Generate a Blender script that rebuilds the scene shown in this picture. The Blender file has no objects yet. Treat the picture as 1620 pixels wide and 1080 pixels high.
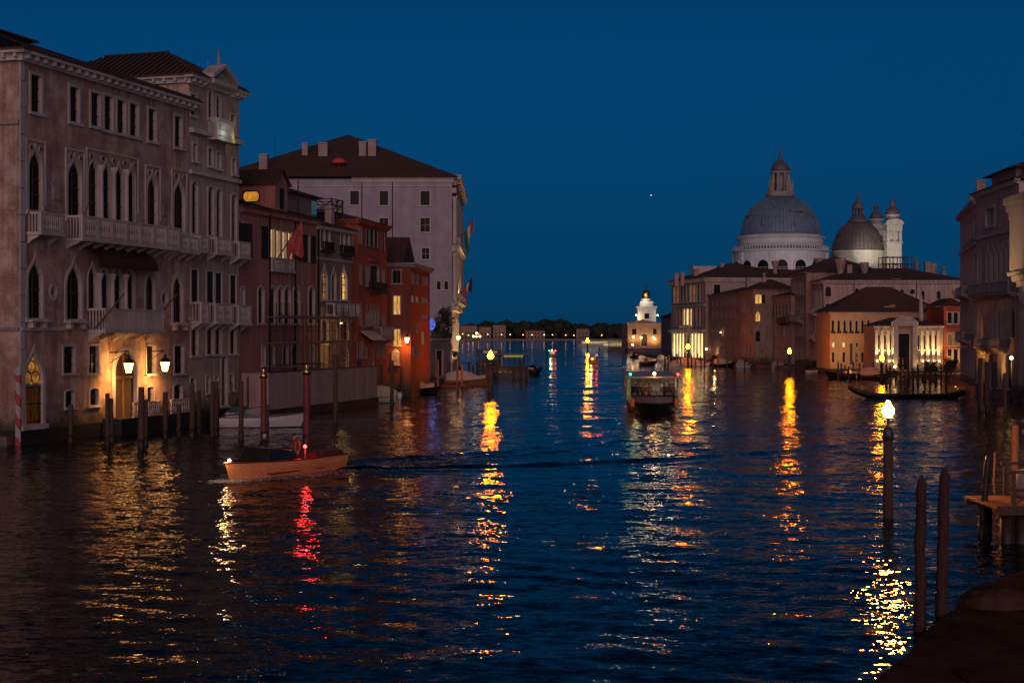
import bpy, bmesh, math, random
from mathutils import Vector, Matrix
from mathutils.geometry import tessellate_polygon
random.seed(7)
sc = bpy.context.scene
R = math.radians
# ---------------------------------------------------------------- camera, sky, exposure
F, HY, H, CX = 2300.0, 527.0, 7.0, 810.0          # focal length / horizon in photo pixels, eye height in metres
cam = bpy.data.cameras.new('camera'); cam.sensor_width = 36; cam.lens = F/1620*36
cam.shift_y = (540-HY)/1620*-1; cam.clip_start = .5; cam.clip_end = 20000
co = bpy.data.objects.new('camera', cam); sc.collection.objects.link(co)
co.location = (0, 0, H); co.rotation_euler = (R(90), 0, 0); sc.camera = co
sc.view_settings.view_transform = 'Standard'; sc.view_settings.look = 'None'
sc.view_settings.exposure = 1.0; sc.view_settings.gamma = 1
w = bpy.data.worlds.new('World'); sc.world = w; w.use_nodes = True
nt = w.node_tree; bg = nt.nodes['Background']
sky = nt.nodes.new('ShaderNodeTexSky'); sky.sky_type = 'NISHITA'; sky.sun_disc = False
sky.sun_elevation = R(0.0); sky.sun_rotation = R(180); sky.ozone_density = 4.0
tc = nt.nodes.new('ShaderNodeTexCoord')
mp = nt.nodes.new('ShaderNodeMapping'); mp.inputs['Scale'].default_value = (1, 1, .55); mp.inputs['Location'].default_value = (0, 0, .20)
nt.links.new(tc.outputs['Generated'], mp.inputs['Vector'])
nrm = nt.nodes.new('ShaderNodeVectorMath'); nrm.operation = 'NORMALIZE'
nt.links.new(mp.outputs[0], nrm.inputs[0]); nt.links.new(nrm.outputs[0], sky.inputs['Vector'])
tint = nt.nodes.new('ShaderNodeMix'); tint.data_type = 'RGBA'; tint.blend_type = 'MULTIPLY'
tint.inputs[0].default_value = 1; tint.inputs[7].default_value = (.06, .76, .85, 1)
sxyz = nt.nodes.new('ShaderNodeSeparateXYZ'); nt.links.new(tc.outputs['Generated'], sxyz.inputs[0])
mr = nt.nodes.new('ShaderNodeMapRange'); mr.inputs[1].default_value = .19; mr.inputs[2].default_value = .55; mr.inputs[3].default_value = 1; mr.inputs[4].default_value = .20
nt.links.new(sxyz.outputs[2], mr.inputs[0])               # the zenith is darker than the low sky
fade = nt.nodes.new('ShaderNodeMix'); fade.data_type = 'RGBA'; fade.blend_type = 'MULTIPLY'; fade.inputs[0].default_value = 1
nt.links.new(sky.outputs[0], tint.inputs[6]); nt.links.new(tint.outputs[2], fade.inputs[6]); nt.links.new(mr.outputs[0], fade.inputs[7]); 
m2 = nt.nodes.new('ShaderNodeMapRange'); m2.inputs[1].default_value = .0; m2.inputs[2].default_value = .13; m2.inputs[3].default_value = .74; m2.inputs[4].default_value = 1.04
nt.links.new(sxyz.outputs[2], m2.inputs[0])
low = nt.nodes.new('ShaderNodeMix'); low.data_type = 'RGBA'; low.blend_type = 'MULTIPLY'; low.inputs[0].default_value = 1
nt.links.new(fade.outputs[2], low.inputs[6]); nt.links.new(m2.outputs[0], low.inputs[7]); nt.links.new(low.outputs[2], bg.inputs[0])
bg.inputs[1].default_value = .14
sun = bpy.data.lights.new('afterglow', 'SUN'); sun.energy = .44; sun.angle = R(50); sun.color = (1, .60, .53)
so = bpy.data.objects.new('afterglow', sun); sc.collection.objects.link(so)
so.rotation_euler = (R(74), 0, R(0))             # last light from behind the camera, low in the west
sc.cycles.max_bounces = 6; sc.cycles.glossy_bounces = 3; sc.cycles.diffuse_bounces = 3
sc.cycles.sample_clamp_indirect = 4; sc.cycles.caustics_reflective = False; sc.cycles.caustics_refractive = False

# ---------------------------------------------------------------- helpers
COL = sc.collection
def gp(px, py): d = H*F/(py-HY); return Vector(((px-CX)/F*d, d, 0))
def at(px, py, d): return Vector(((px-CX)/F*d, d, H+(HY-py)/F*d))
def zat(py, d): return H+(HY-py)/F*d
def tag(o, label=None, cat=None, group=None, kind=None):
    if label: o['label'] = label
    if cat: o['category'] = cat
    if group: o['group'] = group
    if kind: o['kind'] = kind
    return o
def empty(name, loc, rz=0, label=None, cat=None, group=None):
    o = bpy.data.objects.new(name, None); COL.objects.link(o); o.empty_display_size = .3
    o.location = loc; o.rotation_euler = (0, 0, rz); return tag(o, label, cat, group)
def kids(o): return list(o.children)
def copy_tree(o, parent=None):
    c = o.copy(); COL.objects.link(c)
    if parent: c.parent = parent
    for ch in kids(o): copy_tree(ch, c)
    return c
class MB:
    def __init__(s): s.v = []; s.f = []; s.m = []; s.s = []
    def add(s, vs, fs, mi=0, smooth=False, M=None):
        o = len(s.v)
        s.v += [tuple(M @ Vector(p)) for p in vs] if M else [tuple(p) for p in vs]
        for f in fs: s.f.append([i+o for i in f]); s.m.append(mi); s.s.append(smooth)
        return s
    def box(s, x0, x1, y0, y1, z0, z1, mi=0, M=None):
        return s.add([(x0,y0,z0),(x1,y0,z0),(x1,y1,z0),(x0,y1,z0),(x0,y0,z1),(x1,y0,z1),(x1,y1,z1),(x0,y1,z1)],
              [(0,3,2,1),(4,5,6,7),(0,1,5,4),(1,2,6,5),(2,3,7,6),(3,0,4,7)], mi, False, M)
    def lathe(s, prof, n=12, x=0, y=0, mi=0, smooth=True, M=None, a0=0):
        vs = []; fs = []
        for r, z in prof:
            for k in range(n):
                a = a0+2*math.pi*k/n; vs.append((x+r*math.cos(a), y+r*math.sin(a), z))
        for i in range(len(prof)-1):
            for k in range(n):
                fs.append((i*n+k, i*n+(k+1)%n, (i+1)*n+(k+1)%n, (i+1)*n+k))
        if prof[0][0] > 1e-4: fs.append(tuple(range(n-1, -1, -1)))
        if prof[-1][0] > 1e-4: fs.append(tuple((len(prof)-1)*n+k for k in range(n)))
        return s.add(vs, fs, mi, smooth, M)
    def cyl(s, x, y, z0, z1, r0, r1=None, n=10, mi=0, M=None, smooth=True):
        return s.lathe([(r0, z0), (r0 if r1 is None else r1, z1)], n, x, y, mi, smooth, M)
    def ball(s, c, r, mi=0, n=12, sz=1.0, M=None):
        pr = [(max(r*math.sin(math.pi*i/8), 1e-5), c[2]-r*sz*math.cos(math.pi*i/8)) for i in range(9)]
        return s.lathe(pr, n, c[0], c[1], mi, True, M)
    def tube(s, pts, r, n=6, mi=0, M=None, smooth=True):
        pts = [Vector(p) for p in pts]; rs = r if isinstance(r, (list, tuple)) else [r]*len(pts)
        vs = []; fs = []
        for i, p in enumerate(pts):
            d = (pts[min(i+1, len(pts)-1)]-pts[max(i-1, 0)])
            d = d.normalized() if d.length > 1e-9 else Vector((0,0,1))
            u = d.cross(Vector((0,0,1)) if abs(d.z) < .9 else Vector((1,0,0))).normalized(); q = d.cross(u)
            for k in range(n):
                a = 2*math.pi*k/n; vs.append(p+(u*math.cos(a)+q*math.sin(a))*rs[i])
        for i in range(len(pts)-1):
            for k in range(n): fs.append((i*n+k, i*n+(k+1)%n, (i+1)*n+(k+1)%n, (i+1)*n+k))
        fs.append(tuple(range(n))); fs.append(tuple((len(pts)-1)*n+k for k in range(n)))
        return s.add(vs, fs, mi, smooth, M)
    def prism(s, out, y0, y1, mi=0, M=None):       # outline in x,z pushed from y0 to y1
        n = len(out); vs = [(x, y0, z) for x, z in out]+[(x, y1, z) for x, z in out]
        fs = [tuple(range(n)), tuple(range(2*n-1, n-1, -1))]+[(i, (i+1)%n, n+(i+1)%n, n+i) for i in range(n)]
        return s.add(vs, fs, mi, False, M)
    def slab(s, poly, z0, z1, mi=0):               # outline in x,y pushed from z0 to z1
        n = len(poly); vs = [(p[0], p[1], z0) for p in poly]+[(p[0], p[1], z1) for p in poly]
        fs = [tuple(range(n-1, -1, -1)), tuple(range(n, 2*n))]+[(i, (i+1)%n, n+(i+1)%n, n+i) for i in range(n)]
        return s.add(vs, fs, mi)
    def mesh(s, name, mats):
        me = bpy.data.meshes.new(name); me.from_pydata(s.v, [], s.f)
        me.polygons.foreach_set('material_index', s.m); me.polygons.foreach_set('use_smooth', s.s)
        for m in (mats if isinstance(mats, (list, tuple)) else [mats]): me.materials.append(m)
        me.update(); return me
    def build(s, name, mats, parent=None, M=None):
        return link(name, s.mesh(name, mats), parent, M)
def link(name, me, parent=None, M=None):
    o = bpy.data.objects.new(name, me); COL.objects.link(o)
    if parent: o.parent = parent
    if M is not None: o.matrix_local = M
    return o
def lamp(parent, loc, power, col, r=.12, typ='POINT', rot=None, size=None, blend=.6):
    l = bpy.data.lights.new('light', typ); l.energy = power; l.color = col; l.shadow_soft_size = r
    if typ == 'SPOT': l.spot_size = size; l.spot_blend = blend
    o = bpy.data.objects.new('light', l); COL.objects.link(o); o.location = loc
    if parent: o.parent = parent
    if rot: o.rotation_euler = rot
    return o
def wash(parent, loc, target, power, col, ang=100, r=.25):
    o = lamp(parent, loc, power, col, r, 'SPOT', None, R(ang), .8); o.rotation_euler = (Vector(target)-Vector(loc)).to_track_quat('-Z', 'Y').to_euler(); return o
def aim(o, target):
    d = Vector(target)-o.location; o.rotation_euler = d.to_track_quat('-Z', 'Y').to_euler(); return o

# ---------------------------------------------------------------- materials
MATS = {}
def newmat(name):
    m = bpy.data.materials.new(name); m.use_nodes = True; MATS[name] = m
    return m, m.node_tree, m.node_tree.nodes['Principled BSDF']
def N(t, kind, **kw):
    n = t.nodes.new(kind)
    for k, v in kw.items():
        if k in n.inputs: n.inputs[k].default_value = v
        else: setattr(n, k, v)
    return n
def ramp(t, fac, stops):
    r = t.nodes.new('ShaderNodeValToRGB'); e = r.color_ramp.elements
    while len(e) < len(stops): e.new(.5)
    for i, (p, c) in enumerate(stops): e[i].position = p; e[i].color = (*c, 1)
    t.links.new(fac, r.inputs[0]); return r.outputs[0]
def mixc(t, fac, a, b, mode='MIX'):
    n = t.nodes.new('ShaderNodeMix'); n.data_type = 'RGBA'; n.blend_type = mode
    for sock, v in ((0, fac), (6, a), (7, b)):
        if hasattr(v, 'is_output'): t.links.new(v, n.inputs[sock])
        else: n.inputs[sock].default_value = v if sock == 0 else (*v, 1)
    return n.outputs[2]
def mul(c, k): return tuple(min(1, x*k) for x in c)
def weather(t, tcn, c):
    # rain streaks and the ragged tide band of damp and weed at the foot of a canal wall
    st = N(t, 'ShaderNodeMapping'); st.inputs['Scale'].default_value = (1.6, 1.6, .10); t.links.new(tcn.outputs['Object'], st.inputs[0])
    n = N(t, 'ShaderNodeTexNoise', Scale=1.3, Detail=6.0, Roughness=.7); t.links.new(st.outputs[0], n.inputs['Vector'])
    c = mixc(t, .85, c, ramp(t, n.outputs[0], [(.34, (.55,.53,.50)), (.54, (1,1,1))]), 'MULTIPLY')
    sp = N(t, 'ShaderNodeSeparateXYZ'); t.links.new(tcn.outputs['Object'], sp.inputs[0])
    n2 = N(t, 'ShaderNodeTexNoise', Scale=.8, Detail=6.0, Roughness=.7); t.links.new(tcn.outputs['Object'], n2.inputs['Vector'])
    m = N(t, 'ShaderNodeMath', operation='MULTIPLY_ADD'); t.links.new(n2.outputs[0], m.inputs[0]); m.inputs[1].default_value = -3.4; t.links.new(sp.outputs[2], m.inputs[2])
    r = N(t, 'ShaderNodeMapRange'); r.inputs[1].default_value = -.6; r.inputs[2].default_value = .9; t.links.new(m.outputs[0], r.inputs[0])
    return mixc(t, r.outputs[0], (.075,.068,.05), c)
def plaster(name, col, dark=.55, peel=None, peel_at=.62, rough=.9, bump=.25, tide=False):
    m, t, p = newmat(name); tcn = N(t, 'ShaderNodeTexCoord'); o = tcn.outputs['Object']
    st = N(t, 'ShaderNodeMapping'); st.inputs['Scale'].default_value = (1, 1, .16); t.links.new(o, st.inputs[0])
    n1 = N(t, 'ShaderNodeTexNoise', Scale=.9, Detail=6.0, Roughness=.65); t.links.new(st.outputs[0], n1.inputs['Vector'])
    n2 = N(t, 'ShaderNodeTexNoise', Scale=.35, Detail=8.0, Roughness=.7); t.links.new(o, n2.inputs['Vector'])
    n3 = N(t, 'ShaderNodeTexNoise', Scale=9.0, Detail=4.0); t.links.new(o, n3.inputs['Vector'])
    c = ramp(t, n1.outputs[0], [(.3, mul(col, dark)), (.55, col), (.8, mul(col, 1.15))])
    c = mixc(t, .5, c, ramp(t, n2.outputs[0], [(.35, mul(col, dark)), (.6, mul(col, 1.1))]))
    if peel: c = mixc(t, ramp(t, n2.outputs[0], [(peel_at-.04, (0,0,0)), (peel_at+.04, (1,1,1))]), c, peel)
    if tide: c = weather(t, tcn, c)
    t.links.new(c, p.inputs['Base Color']); p.inputs['Roughness'].default_value = rough
    b = N(t, 'ShaderNodeBump', Strength=bump, Distance=.03); t.links.new(n3.outputs[0], b.inputs['Height']); t.links.new(b.outputs[0], p.inputs['Normal'])
    return m
def brick(name, c1, c2, mortar, blotch):
    m, t, p = newmat(name); tcn = N(t, 'ShaderNodeTexCoord'); sp = N(t, 'ShaderNodeSeparateXYZ'); t.links.new(tcn.outputs['Object'], sp.inputs[0])
    ad = N(t, 'ShaderNodeMath', operation='ADD'); t.links.new(sp.outputs[0], ad.inputs[0]); t.links.new(sp.outputs[1], ad.inputs[1])
    cb = N(t, 'ShaderNodeCombineXYZ'); t.links.new(ad.outputs[0], cb.inputs[0]); t.links.new(sp.outputs[2], cb.inputs[1])
    br = N(t, 'ShaderNodeTexBrick', Scale=1.0); br.inputs['Color1'].default_value = (*c1, 1); br.inputs['Color2'].default_value = (*c2, 1)
    br.inputs['Mortar'].default_value = (*mortar, 1); br.inputs['Brick Width'].default_value = .27; br.inputs['Row Height'].default_value = .075; br.inputs['Mortar Size'].default_value = .012
    t.links.new(cb.outputs[0], br.inputs['Vector'])
    n = N(t, 'ShaderNodeTexNoise', Scale=.5, Detail=7.0, Roughness=.7); t.links.new(tcn.outputs['Object'], n.inputs['Vector'])
    c = mixc(t, ramp(t, n.outputs[0], [(.42, (0,0,0)), (.62, (1,1,1))]), br.outputs[0], blotch)
    c = weather(t, tcn, c)
    t.links.new(c, p.inputs['Base Color']); p.inputs['Roughness'].default_value = .92
    b = N(t, 'ShaderNodeBump', Strength=.4, Distance=.02); t.links.new(br.outputs['Fac'], b.inputs['Height']); b.invert = True; t.links.new(b.outputs[0], p.inputs['Normal'])
    return m
def tiles(name, c1, c2):
    m, t, p = newmat(name); tcn = N(t, 'ShaderNodeTexCoord'); o = tcn.outputs['Object']
    n = N(t, 'ShaderNodeTexNoise', Scale=2.2, Detail=6.0, Roughness=.75); t.links.new(o, n.inputs['Vector'])
    t.links.new(ramp(t, n.outputs[0], [(.3, c1), (.7, c2)]), p.inputs['Base Color']); p.inputs['Roughness'].default_value = .9
    wv = N(t, 'ShaderNodeTexVoronoi', Scale=3.5); t.links.new(o, wv.inputs['Vector'])
    b = N(t, 'ShaderNodeBump', Strength=.9, Distance=.08); t.links.new(wv.outputs[0], b.inputs['Height']); t.links.new(b.outputs[0], p.inputs['Normal'])
    return m
def plain(name, col, rough=.6, metal=0, var=.35, scale=3.0, stretch=(1,1,1), bump=0, spec=.5):
    m, t, p = newmat(name); tcn = N(t, 'ShaderNodeTexCoord'); mpn = N(t, 'ShaderNodeMapping'); mpn.inputs['Scale'].default_value = stretch
    t.links.new(tcn.outputs['Object'], mpn.inputs[0])
    n = N(t, 'ShaderNodeTexNoise', Scale=scale, Detail=5.0, Roughness=.65); t.links.new(mpn.outputs[0], n.inputs['Vector'])
    t.links.new(ramp(t, n.outputs[0], [(.3, mul(col, 1-var)), (.7, mul(col, 1+var))]), p.inputs['Base Color'])
    p.inputs['Roughness'].default_value = rough; p.inputs['Metallic'].default_value = metal; p.inputs['Specular IOR Level'].default_value = spec
    if bump:
        b = N(t, 'ShaderNodeBump', Strength=bump, Distance=.02); t.links.new(n.outputs[0], b.inputs['Height']); t.links.new(b.outputs[0], p.inputs['Normal'])
    return m
def glow(name, col, s, var=0.0, scale=2.0, stretch=(1,1,1)):
    m, t, p = newmat(name); t.nodes.remove(p); e = N(t, 'ShaderNodeEmission', Strength=s)
    if var:
        tcn = N(t, 'ShaderNodeTexCoord'); mpn = N(t, 'ShaderNodeMapping'); mpn.inputs['Scale'].default_value = stretch; t.links.new(tcn.outputs['Object'], mpn.inputs[0])
        n = N(t, 'ShaderNodeTexNoise', Scale=scale, Detail=3.0); t.links.new(mpn.outputs[0], n.inputs['Vector'])
        t.links.new(ramp(t, n.outputs[0], [(.35, mul(col, 1-var)), (.65, col)]), e.inputs[0])
    else: e.inputs[0].default_value = (*col, 1)
    t.links.new(e.outputs[0], t.nodes['Material Output'].inputs[0]); return m
G = {}
G['barbaro'] = brick('old_brick_and_plaster', (.36,.16,.10), (.26,.11,.075), (.46,.37,.31), (.66,.51,.43))
G['barbaro2'] = plaster('pale_pink_plaster', (.54,.43,.36), .5, (.36,.24,.19), .62, tide=True)
G['pinkwall'] = plaster('dusty_pink_plaster', (.48,.23,.18), .7, (.34,.20,.15), .6, tide=True)
G['greywall'] = plaster('grey_brown_plaster', (.31,.24,.20), .65, (.26,.14,.10), .6, tide=True)
G['redwall'] = plaster('brick_red_plaster', (.46,.11,.06), .7, (.30,.13,.09), .58, tide=True)
G['darkred'] = plaster('dark_red_plaster', (.27,.072,.05), .7, (.24,.12,.09), .6, tide=True)
G['lilac'] = plaster('pale_limewashed_wall', (.40,.36,.42), .66)
G['istria'] = plaster('white_istrian_stone', (.56,.52,.49), .6, bump=.15)
G['stonedark'] = plaster('weathered_stone', (.36,.33,.31), .5, bump=.2)
G['pale'] = plaster('pale_plaster', (.42,.33,.28), .65)
G['brownwall'] = plaster('brown_plaster', (.38,.28,.235), .6, (.24,.15,.12), .6, tide=True)
G['darkwall'] = plaster('dark_old_plaster', (.28,.215,.19), .6)
G['rosewall'] = plaster('faded_rose_plaster', (.42,.31,.265), .65)
G['rosepale'] = plaster('pale_rose_plaster', (.62,.47,.40), .62, (.40,.22,.17), .6, tide=True)
G['farlamp'] = glow('distant_lamp', (1,.50,.16), 2.2)
G['ochre'] = plaster('ochre_plaster', (.52,.36,.22), .75)
G['church'] = plaster('church_marble', (.62,.62,.62), .72, bump=.1)
G['lead'] = plain('lead_sheet', (.13,.195,.27), .6, 0, .25, .4)
G['leaddark'] = plain('dark_lead_sheet', (.12,.11,.12), .6, 0, .3, .6)
G['tile'] = tiles('terracotta_tiles', (.035,.02,.016), (.12,.06,.042))
G['tilered'] = tiles('red_terracotta_tiles', (.20,.06,.035), (.32,.11,.06))
G['glass'] = plain('dark_window_glass', (.006,.006,.007), .35, 0, .5, 1.0, spec=.12)
G['shutter'] = plain('dark_green_shutter', (.014,.016,.015), .7, 0, .3, 4, (1,1,14), .5)
G['wood'] = plain('weathered_wood', (.085,.055,.04), .85, 0, .45, 5, (4,4,.4), .6)
G['woodlight'] = plain('bleached_or_lamplit_wood', (.24,.13,.075), .8, 0, .4, 5, (4,4,.4), .6)  # pale timber; on lit poles and posts its tone stands in for lamp light
G['polewood'] = plain('old_red_brown_timber', (.060,.026,.016), .85, 0, .5, 5, (4,4,.35), .9)
G['piledark'] = plain('wet_black_wood', (.03,.02,.015), .5, 0, .5, 5, (4,4,.4), .6)
G['redpole'] = plain('red_painted_pole', (.19,.035,.032), .6, 0, .25, 4)
G['iron'] = plain('black_iron', (.014,.013,.013), .5, .5, .3)
G['gold'] = plain('gilded_metal', (.75,.5,.16), .3, 1, .2)
G['rail'] = plain('grey_metal_railing', (.12,.12,.13), .5, .6, .3)
G['tarpcream'] = plain('cream_boat_cover', (.66,.55,.40), .8, 0, .2, 2.0, (1,1,1), .8)
G['tarpgrey'] = plain('grey_boat_cover', (.34,.32,.29), .8, 0, .25, 2.0, (1,1,1), .8)
G['tarpblue'] = plain('teal_boat_cover', (.03,.10,.12), .8, 0, .25, 2.0, (1,1,1), .8)
G['boatwhite'] = plain('white_gelcoat', (.62,.62,.63), .3, 0, .1)
G['boatdark'] = plain('black_hull_paint', (.012,.011,.011), .35, 0, .3)
G['varnish'] = plain('varnished_mahogany', (.80,.34,.15), .35, 0, .18, 3, (.4,6,3))
G['varnishdark'] = plain('dark_varnished_deck', (.10,.035,.018), .3, 0, .3, 4, (.4,8,3))
G['cream'] = plain('cream_paint', (.42,.36,.33), .5, 0, .12)
G['ferryglass'] = plain('cabin_glass', (.02,.02,.022), .12, 0, .2)
G['floor'] = plain('grey_deck', (.10,.10,.10), .7, 0, .3)
G['cabinwall'] = plain('cabin_lining', (.45,.42,.30), .6, 0, .15)
G['orange'] = plain('orange_plastic', (.80,.22,.03), .5, 0, .15)
G['flagg'] = plain('green_cloth', (.02,.12,.06), .9); G['flagw'] = plain('white_cloth', (.45,.42,.42), .9, 0, .1)
G['flagr'] = plain('red_cloth', (.42,.03,.05), .9, 0, .2); G['flagb'] = plain('navy_cloth', (.012,.014,.03), .9)
G['banner'] = plain('faded_red_cloth', (.42,.075,.075), .9, 0, .3, 1.2)
G['hoard'] = plaster('hoarding_panel', (.42,.31,.28), .7)
G['skin'] = plain('skin', (.42,.24,.17), .6, 0, .08); G['hair'] = plain('dark_hair', (.02,.014,.012), .7)
G['jacket'] = plain('dark_jacket', (.018,.018,.024), .85); G['jeans'] = plain('dark_trousers', (.02,.022,.035), .85)
G['shirt'] = plain('pale_shirt', (.36,.37,.40), .85, 0, .15); G['coatred'] = plain('brown_coat', (.14,.06,.04), .85)
G['leaf'] = plain('dark_leaves', (.035,.055,.02), .7, 0, .5, 1.5); G['leafdark'] = plain('evergreen_leaves', (.02,.03,.014), .8, 0, .5, .2)
G['wet'] = plaster('wet_quay_stone', (.085,.048,.034), .25, rough=.8, bump=.9); MATS['wet_quay_stone'].node_tree.nodes['Principled BSDF'].inputs['Specular IOR Level'].default_value = 0.0
G['pave'] = plaster('quay_paving', (.16,.13,.115), .6)
G['algae'] = plain('algae_covered_stone', (.02,.018,.014), .6, 0, .5, 2, (1,1,1), .6)
# light-giving surfaces (lamp globes, lit rooms, screens)
WARM, AMBER, COOL = (1,.62,.22), (1,.40,.07), (.85,.93,1)
G['bulb'] = glow('sodium_globe', (1,.30,.01), 12); G['bulbwhite'] = glow('warm_white_globe', (1,.55,.18), 7)
G['lantern'] = glow('lantern_glass', (1,.43,.11), 7.0)
G['lit'] = glow('lit_room', (1,.50,.12), .55, .55, 1.6, (3,1,.7)); G['litcolumn'] = glow('column_and_window_glow', (1,.66,.26), 1.5, .35, 1.0, (3,1,.4)); G['litdim'] = glow('dim_lit_room', (1,.42,.15), .16, .7, 1.5, (3,1,.8))
G['litwhite'] = glow('bright_lit_room', (1,.62,.22), .75, .5, 1.6, (2,1,.7)); G['litorange'] = glow('orange_lit_room', (1,.38,.04), .33, .4, 2.0)
G['litgold'] = glow('gold_leaded_glass', (1,.40,.05), .22, .75, 3.0); G['litcabin'] = glow('lit_cabin', (1,.80,.36), .35, .8, 2.6, (2,2,1.2))
G['litblue'] = glow('lit_blue_blind', (.1,.28,.36), .10); G['litgate'] = glow('lit_hall_behind_gate', (1,.32,.06), .045, .6, 3, (4,1,.6))
G['rednav'] = glow('red_navigation_light', (1,.02,.02), 12); G['greennav'] = glow('green_navigation_light', (.03,1,.5), 4); G['head'] = glow('bow_light', (1,.55,.2), 14)
G['bluelight'] = glow('blue_light_ornament', (.12,.2,1), .6, .7, 5.0); G['screen'] = glow('screen_glow', (.6,.75,.95), .3)
G['star'] = glow('starlight', (.7,.7,1), 1.2)
# ---------------------------------------------------------------- architecture builders
def outline(shape, w, h):
    a = w/2
    if shape == 'rect': return [(-a,0),(a,0),(a,h),(-a,h)]
    if shape == 'oval': return [(a*math.sin(2*math.pi*k/16), h/2-h/2*math.cos(2*math.pi*k/16)) for k in range(16)]
    if shape == 'seg':
        s = h-a*.4; top = [(a*math.cos(math.pi*k/8), s+a*.4*math.sin(math.pi*k/8)) for k in range(9)]
        return [(-a,0),(a,0)]+top
    if shape == 'round':
        s = max(h-a, .1); r = h-s; top = [(a*math.cos(math.pi*k/10), s+r*math.sin(math.pi*k/10)) for k in range(11)]
        return [(-a,0),(a,0)]+top
    s = max(h-1.05*w, .1); g = h-s                   # gothic ogee
    half = [(1,0),(.97,.16),(.86,.34),(.66,.50),(.42,.62),(.22,.74),(.08,.88),(0,1)]
    right = [(a*x, s+g*z) for x, z in half]
    return [(-a,0),(a,0)]+right+[(-x, z) for x, z in right[-2::-1]]
def grow(out, w, h, e):
    zs = [z for x, z in out]; c = h/2
    return [(x*(w+2*e)/w, c+(z-c)*(h+2*e)/h) for x, z in out]
MESH = {}
def frame_mesh(shape, w, h, e, mat):
    k = ('frame', shape, w, h, e, mat)
    if k not in MESH:
        o = grow(outline(shape, w, h), w, h, -.005); g = grow(o, w, h, e); n = len(o); m = MB()
        vs = [(x,-.07,z) for x,z in o]+[(x,-.07,z) for x,z in g]+[(x,.05,z) for x,z in g]+[(x,.20,z) for x,z in o]
        fs = []
        for i in range(n):
            j = (i+1) % n; fs += [(i,j,n+j,n+i),(n+i,n+j,2*n+j,2*n+i),(j,i,3*n+i,3*n+j)]
        m.add(vs, fs)
        if shape != 'oval' and w > .5: m.box(-w/2-e-.12, w/2+e+.12, -.20, -.075, -e-.02, -.015)
        MESH[k] = m.mesh('window_frame', [G[mat]])
    return MESH[k]
def pane_mesh(shape, w, h, mat):
    k = ('pane', shape, w, h, mat)
    if k not in MESH:
        o = outline(shape, w, h); MESH[k] = MB().add([(x,.24,z) for x,z in o], [tuple(range(len(o)))]).mesh('pane', [G[mat]])
    return MESH[k]
def mull_mesh(shape, w, h, nx, nz, mat, t=.07):
    k = ('mull', shape, w, h, nx, nz, mat, t)
    if k not in MESH:
        m = MB(); top = h if shape in ('rect','seg') else h-w*(.62 if shape == 'round' else .75) if shape != 'oval' else h
        for i in range(1, nx): x = -w/2+w*i/nx; m.box(x-t/2, x+t/2, .16, .235, .002, (h*.97 if abs(x) < .1*w else top)-.004)
        for i in range(1, nz+1):
            z = top*i/(nz if shape in ('rect','seg') else nz)
            if i < nz or shape not in ('rect','seg'): m.box(-w/2+.004, w/2-.004, .15, .225, z-t/2, z+t/2)
        MESH[k] = m.mesh('mullion', [G[mat]])
    return MESH[k]
def shutter_mesh(w, h, mat='shutter'):
    k = ('shut', w, h, mat)
    if k not in MESH:
        m = MB(); m.box(0, w, -.10, -.055, .02, h-.02)
        n = max(3, int(h/.16))
        for i in range(n): z = .06+(h-.12)*i/n; m.box(.06, w-.06, -.125, -.101, z, z+(h-.12)/n*.6)
        MESH[k] = m.mesh('shutter', [G[mat]])
    return MESH[k]
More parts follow.
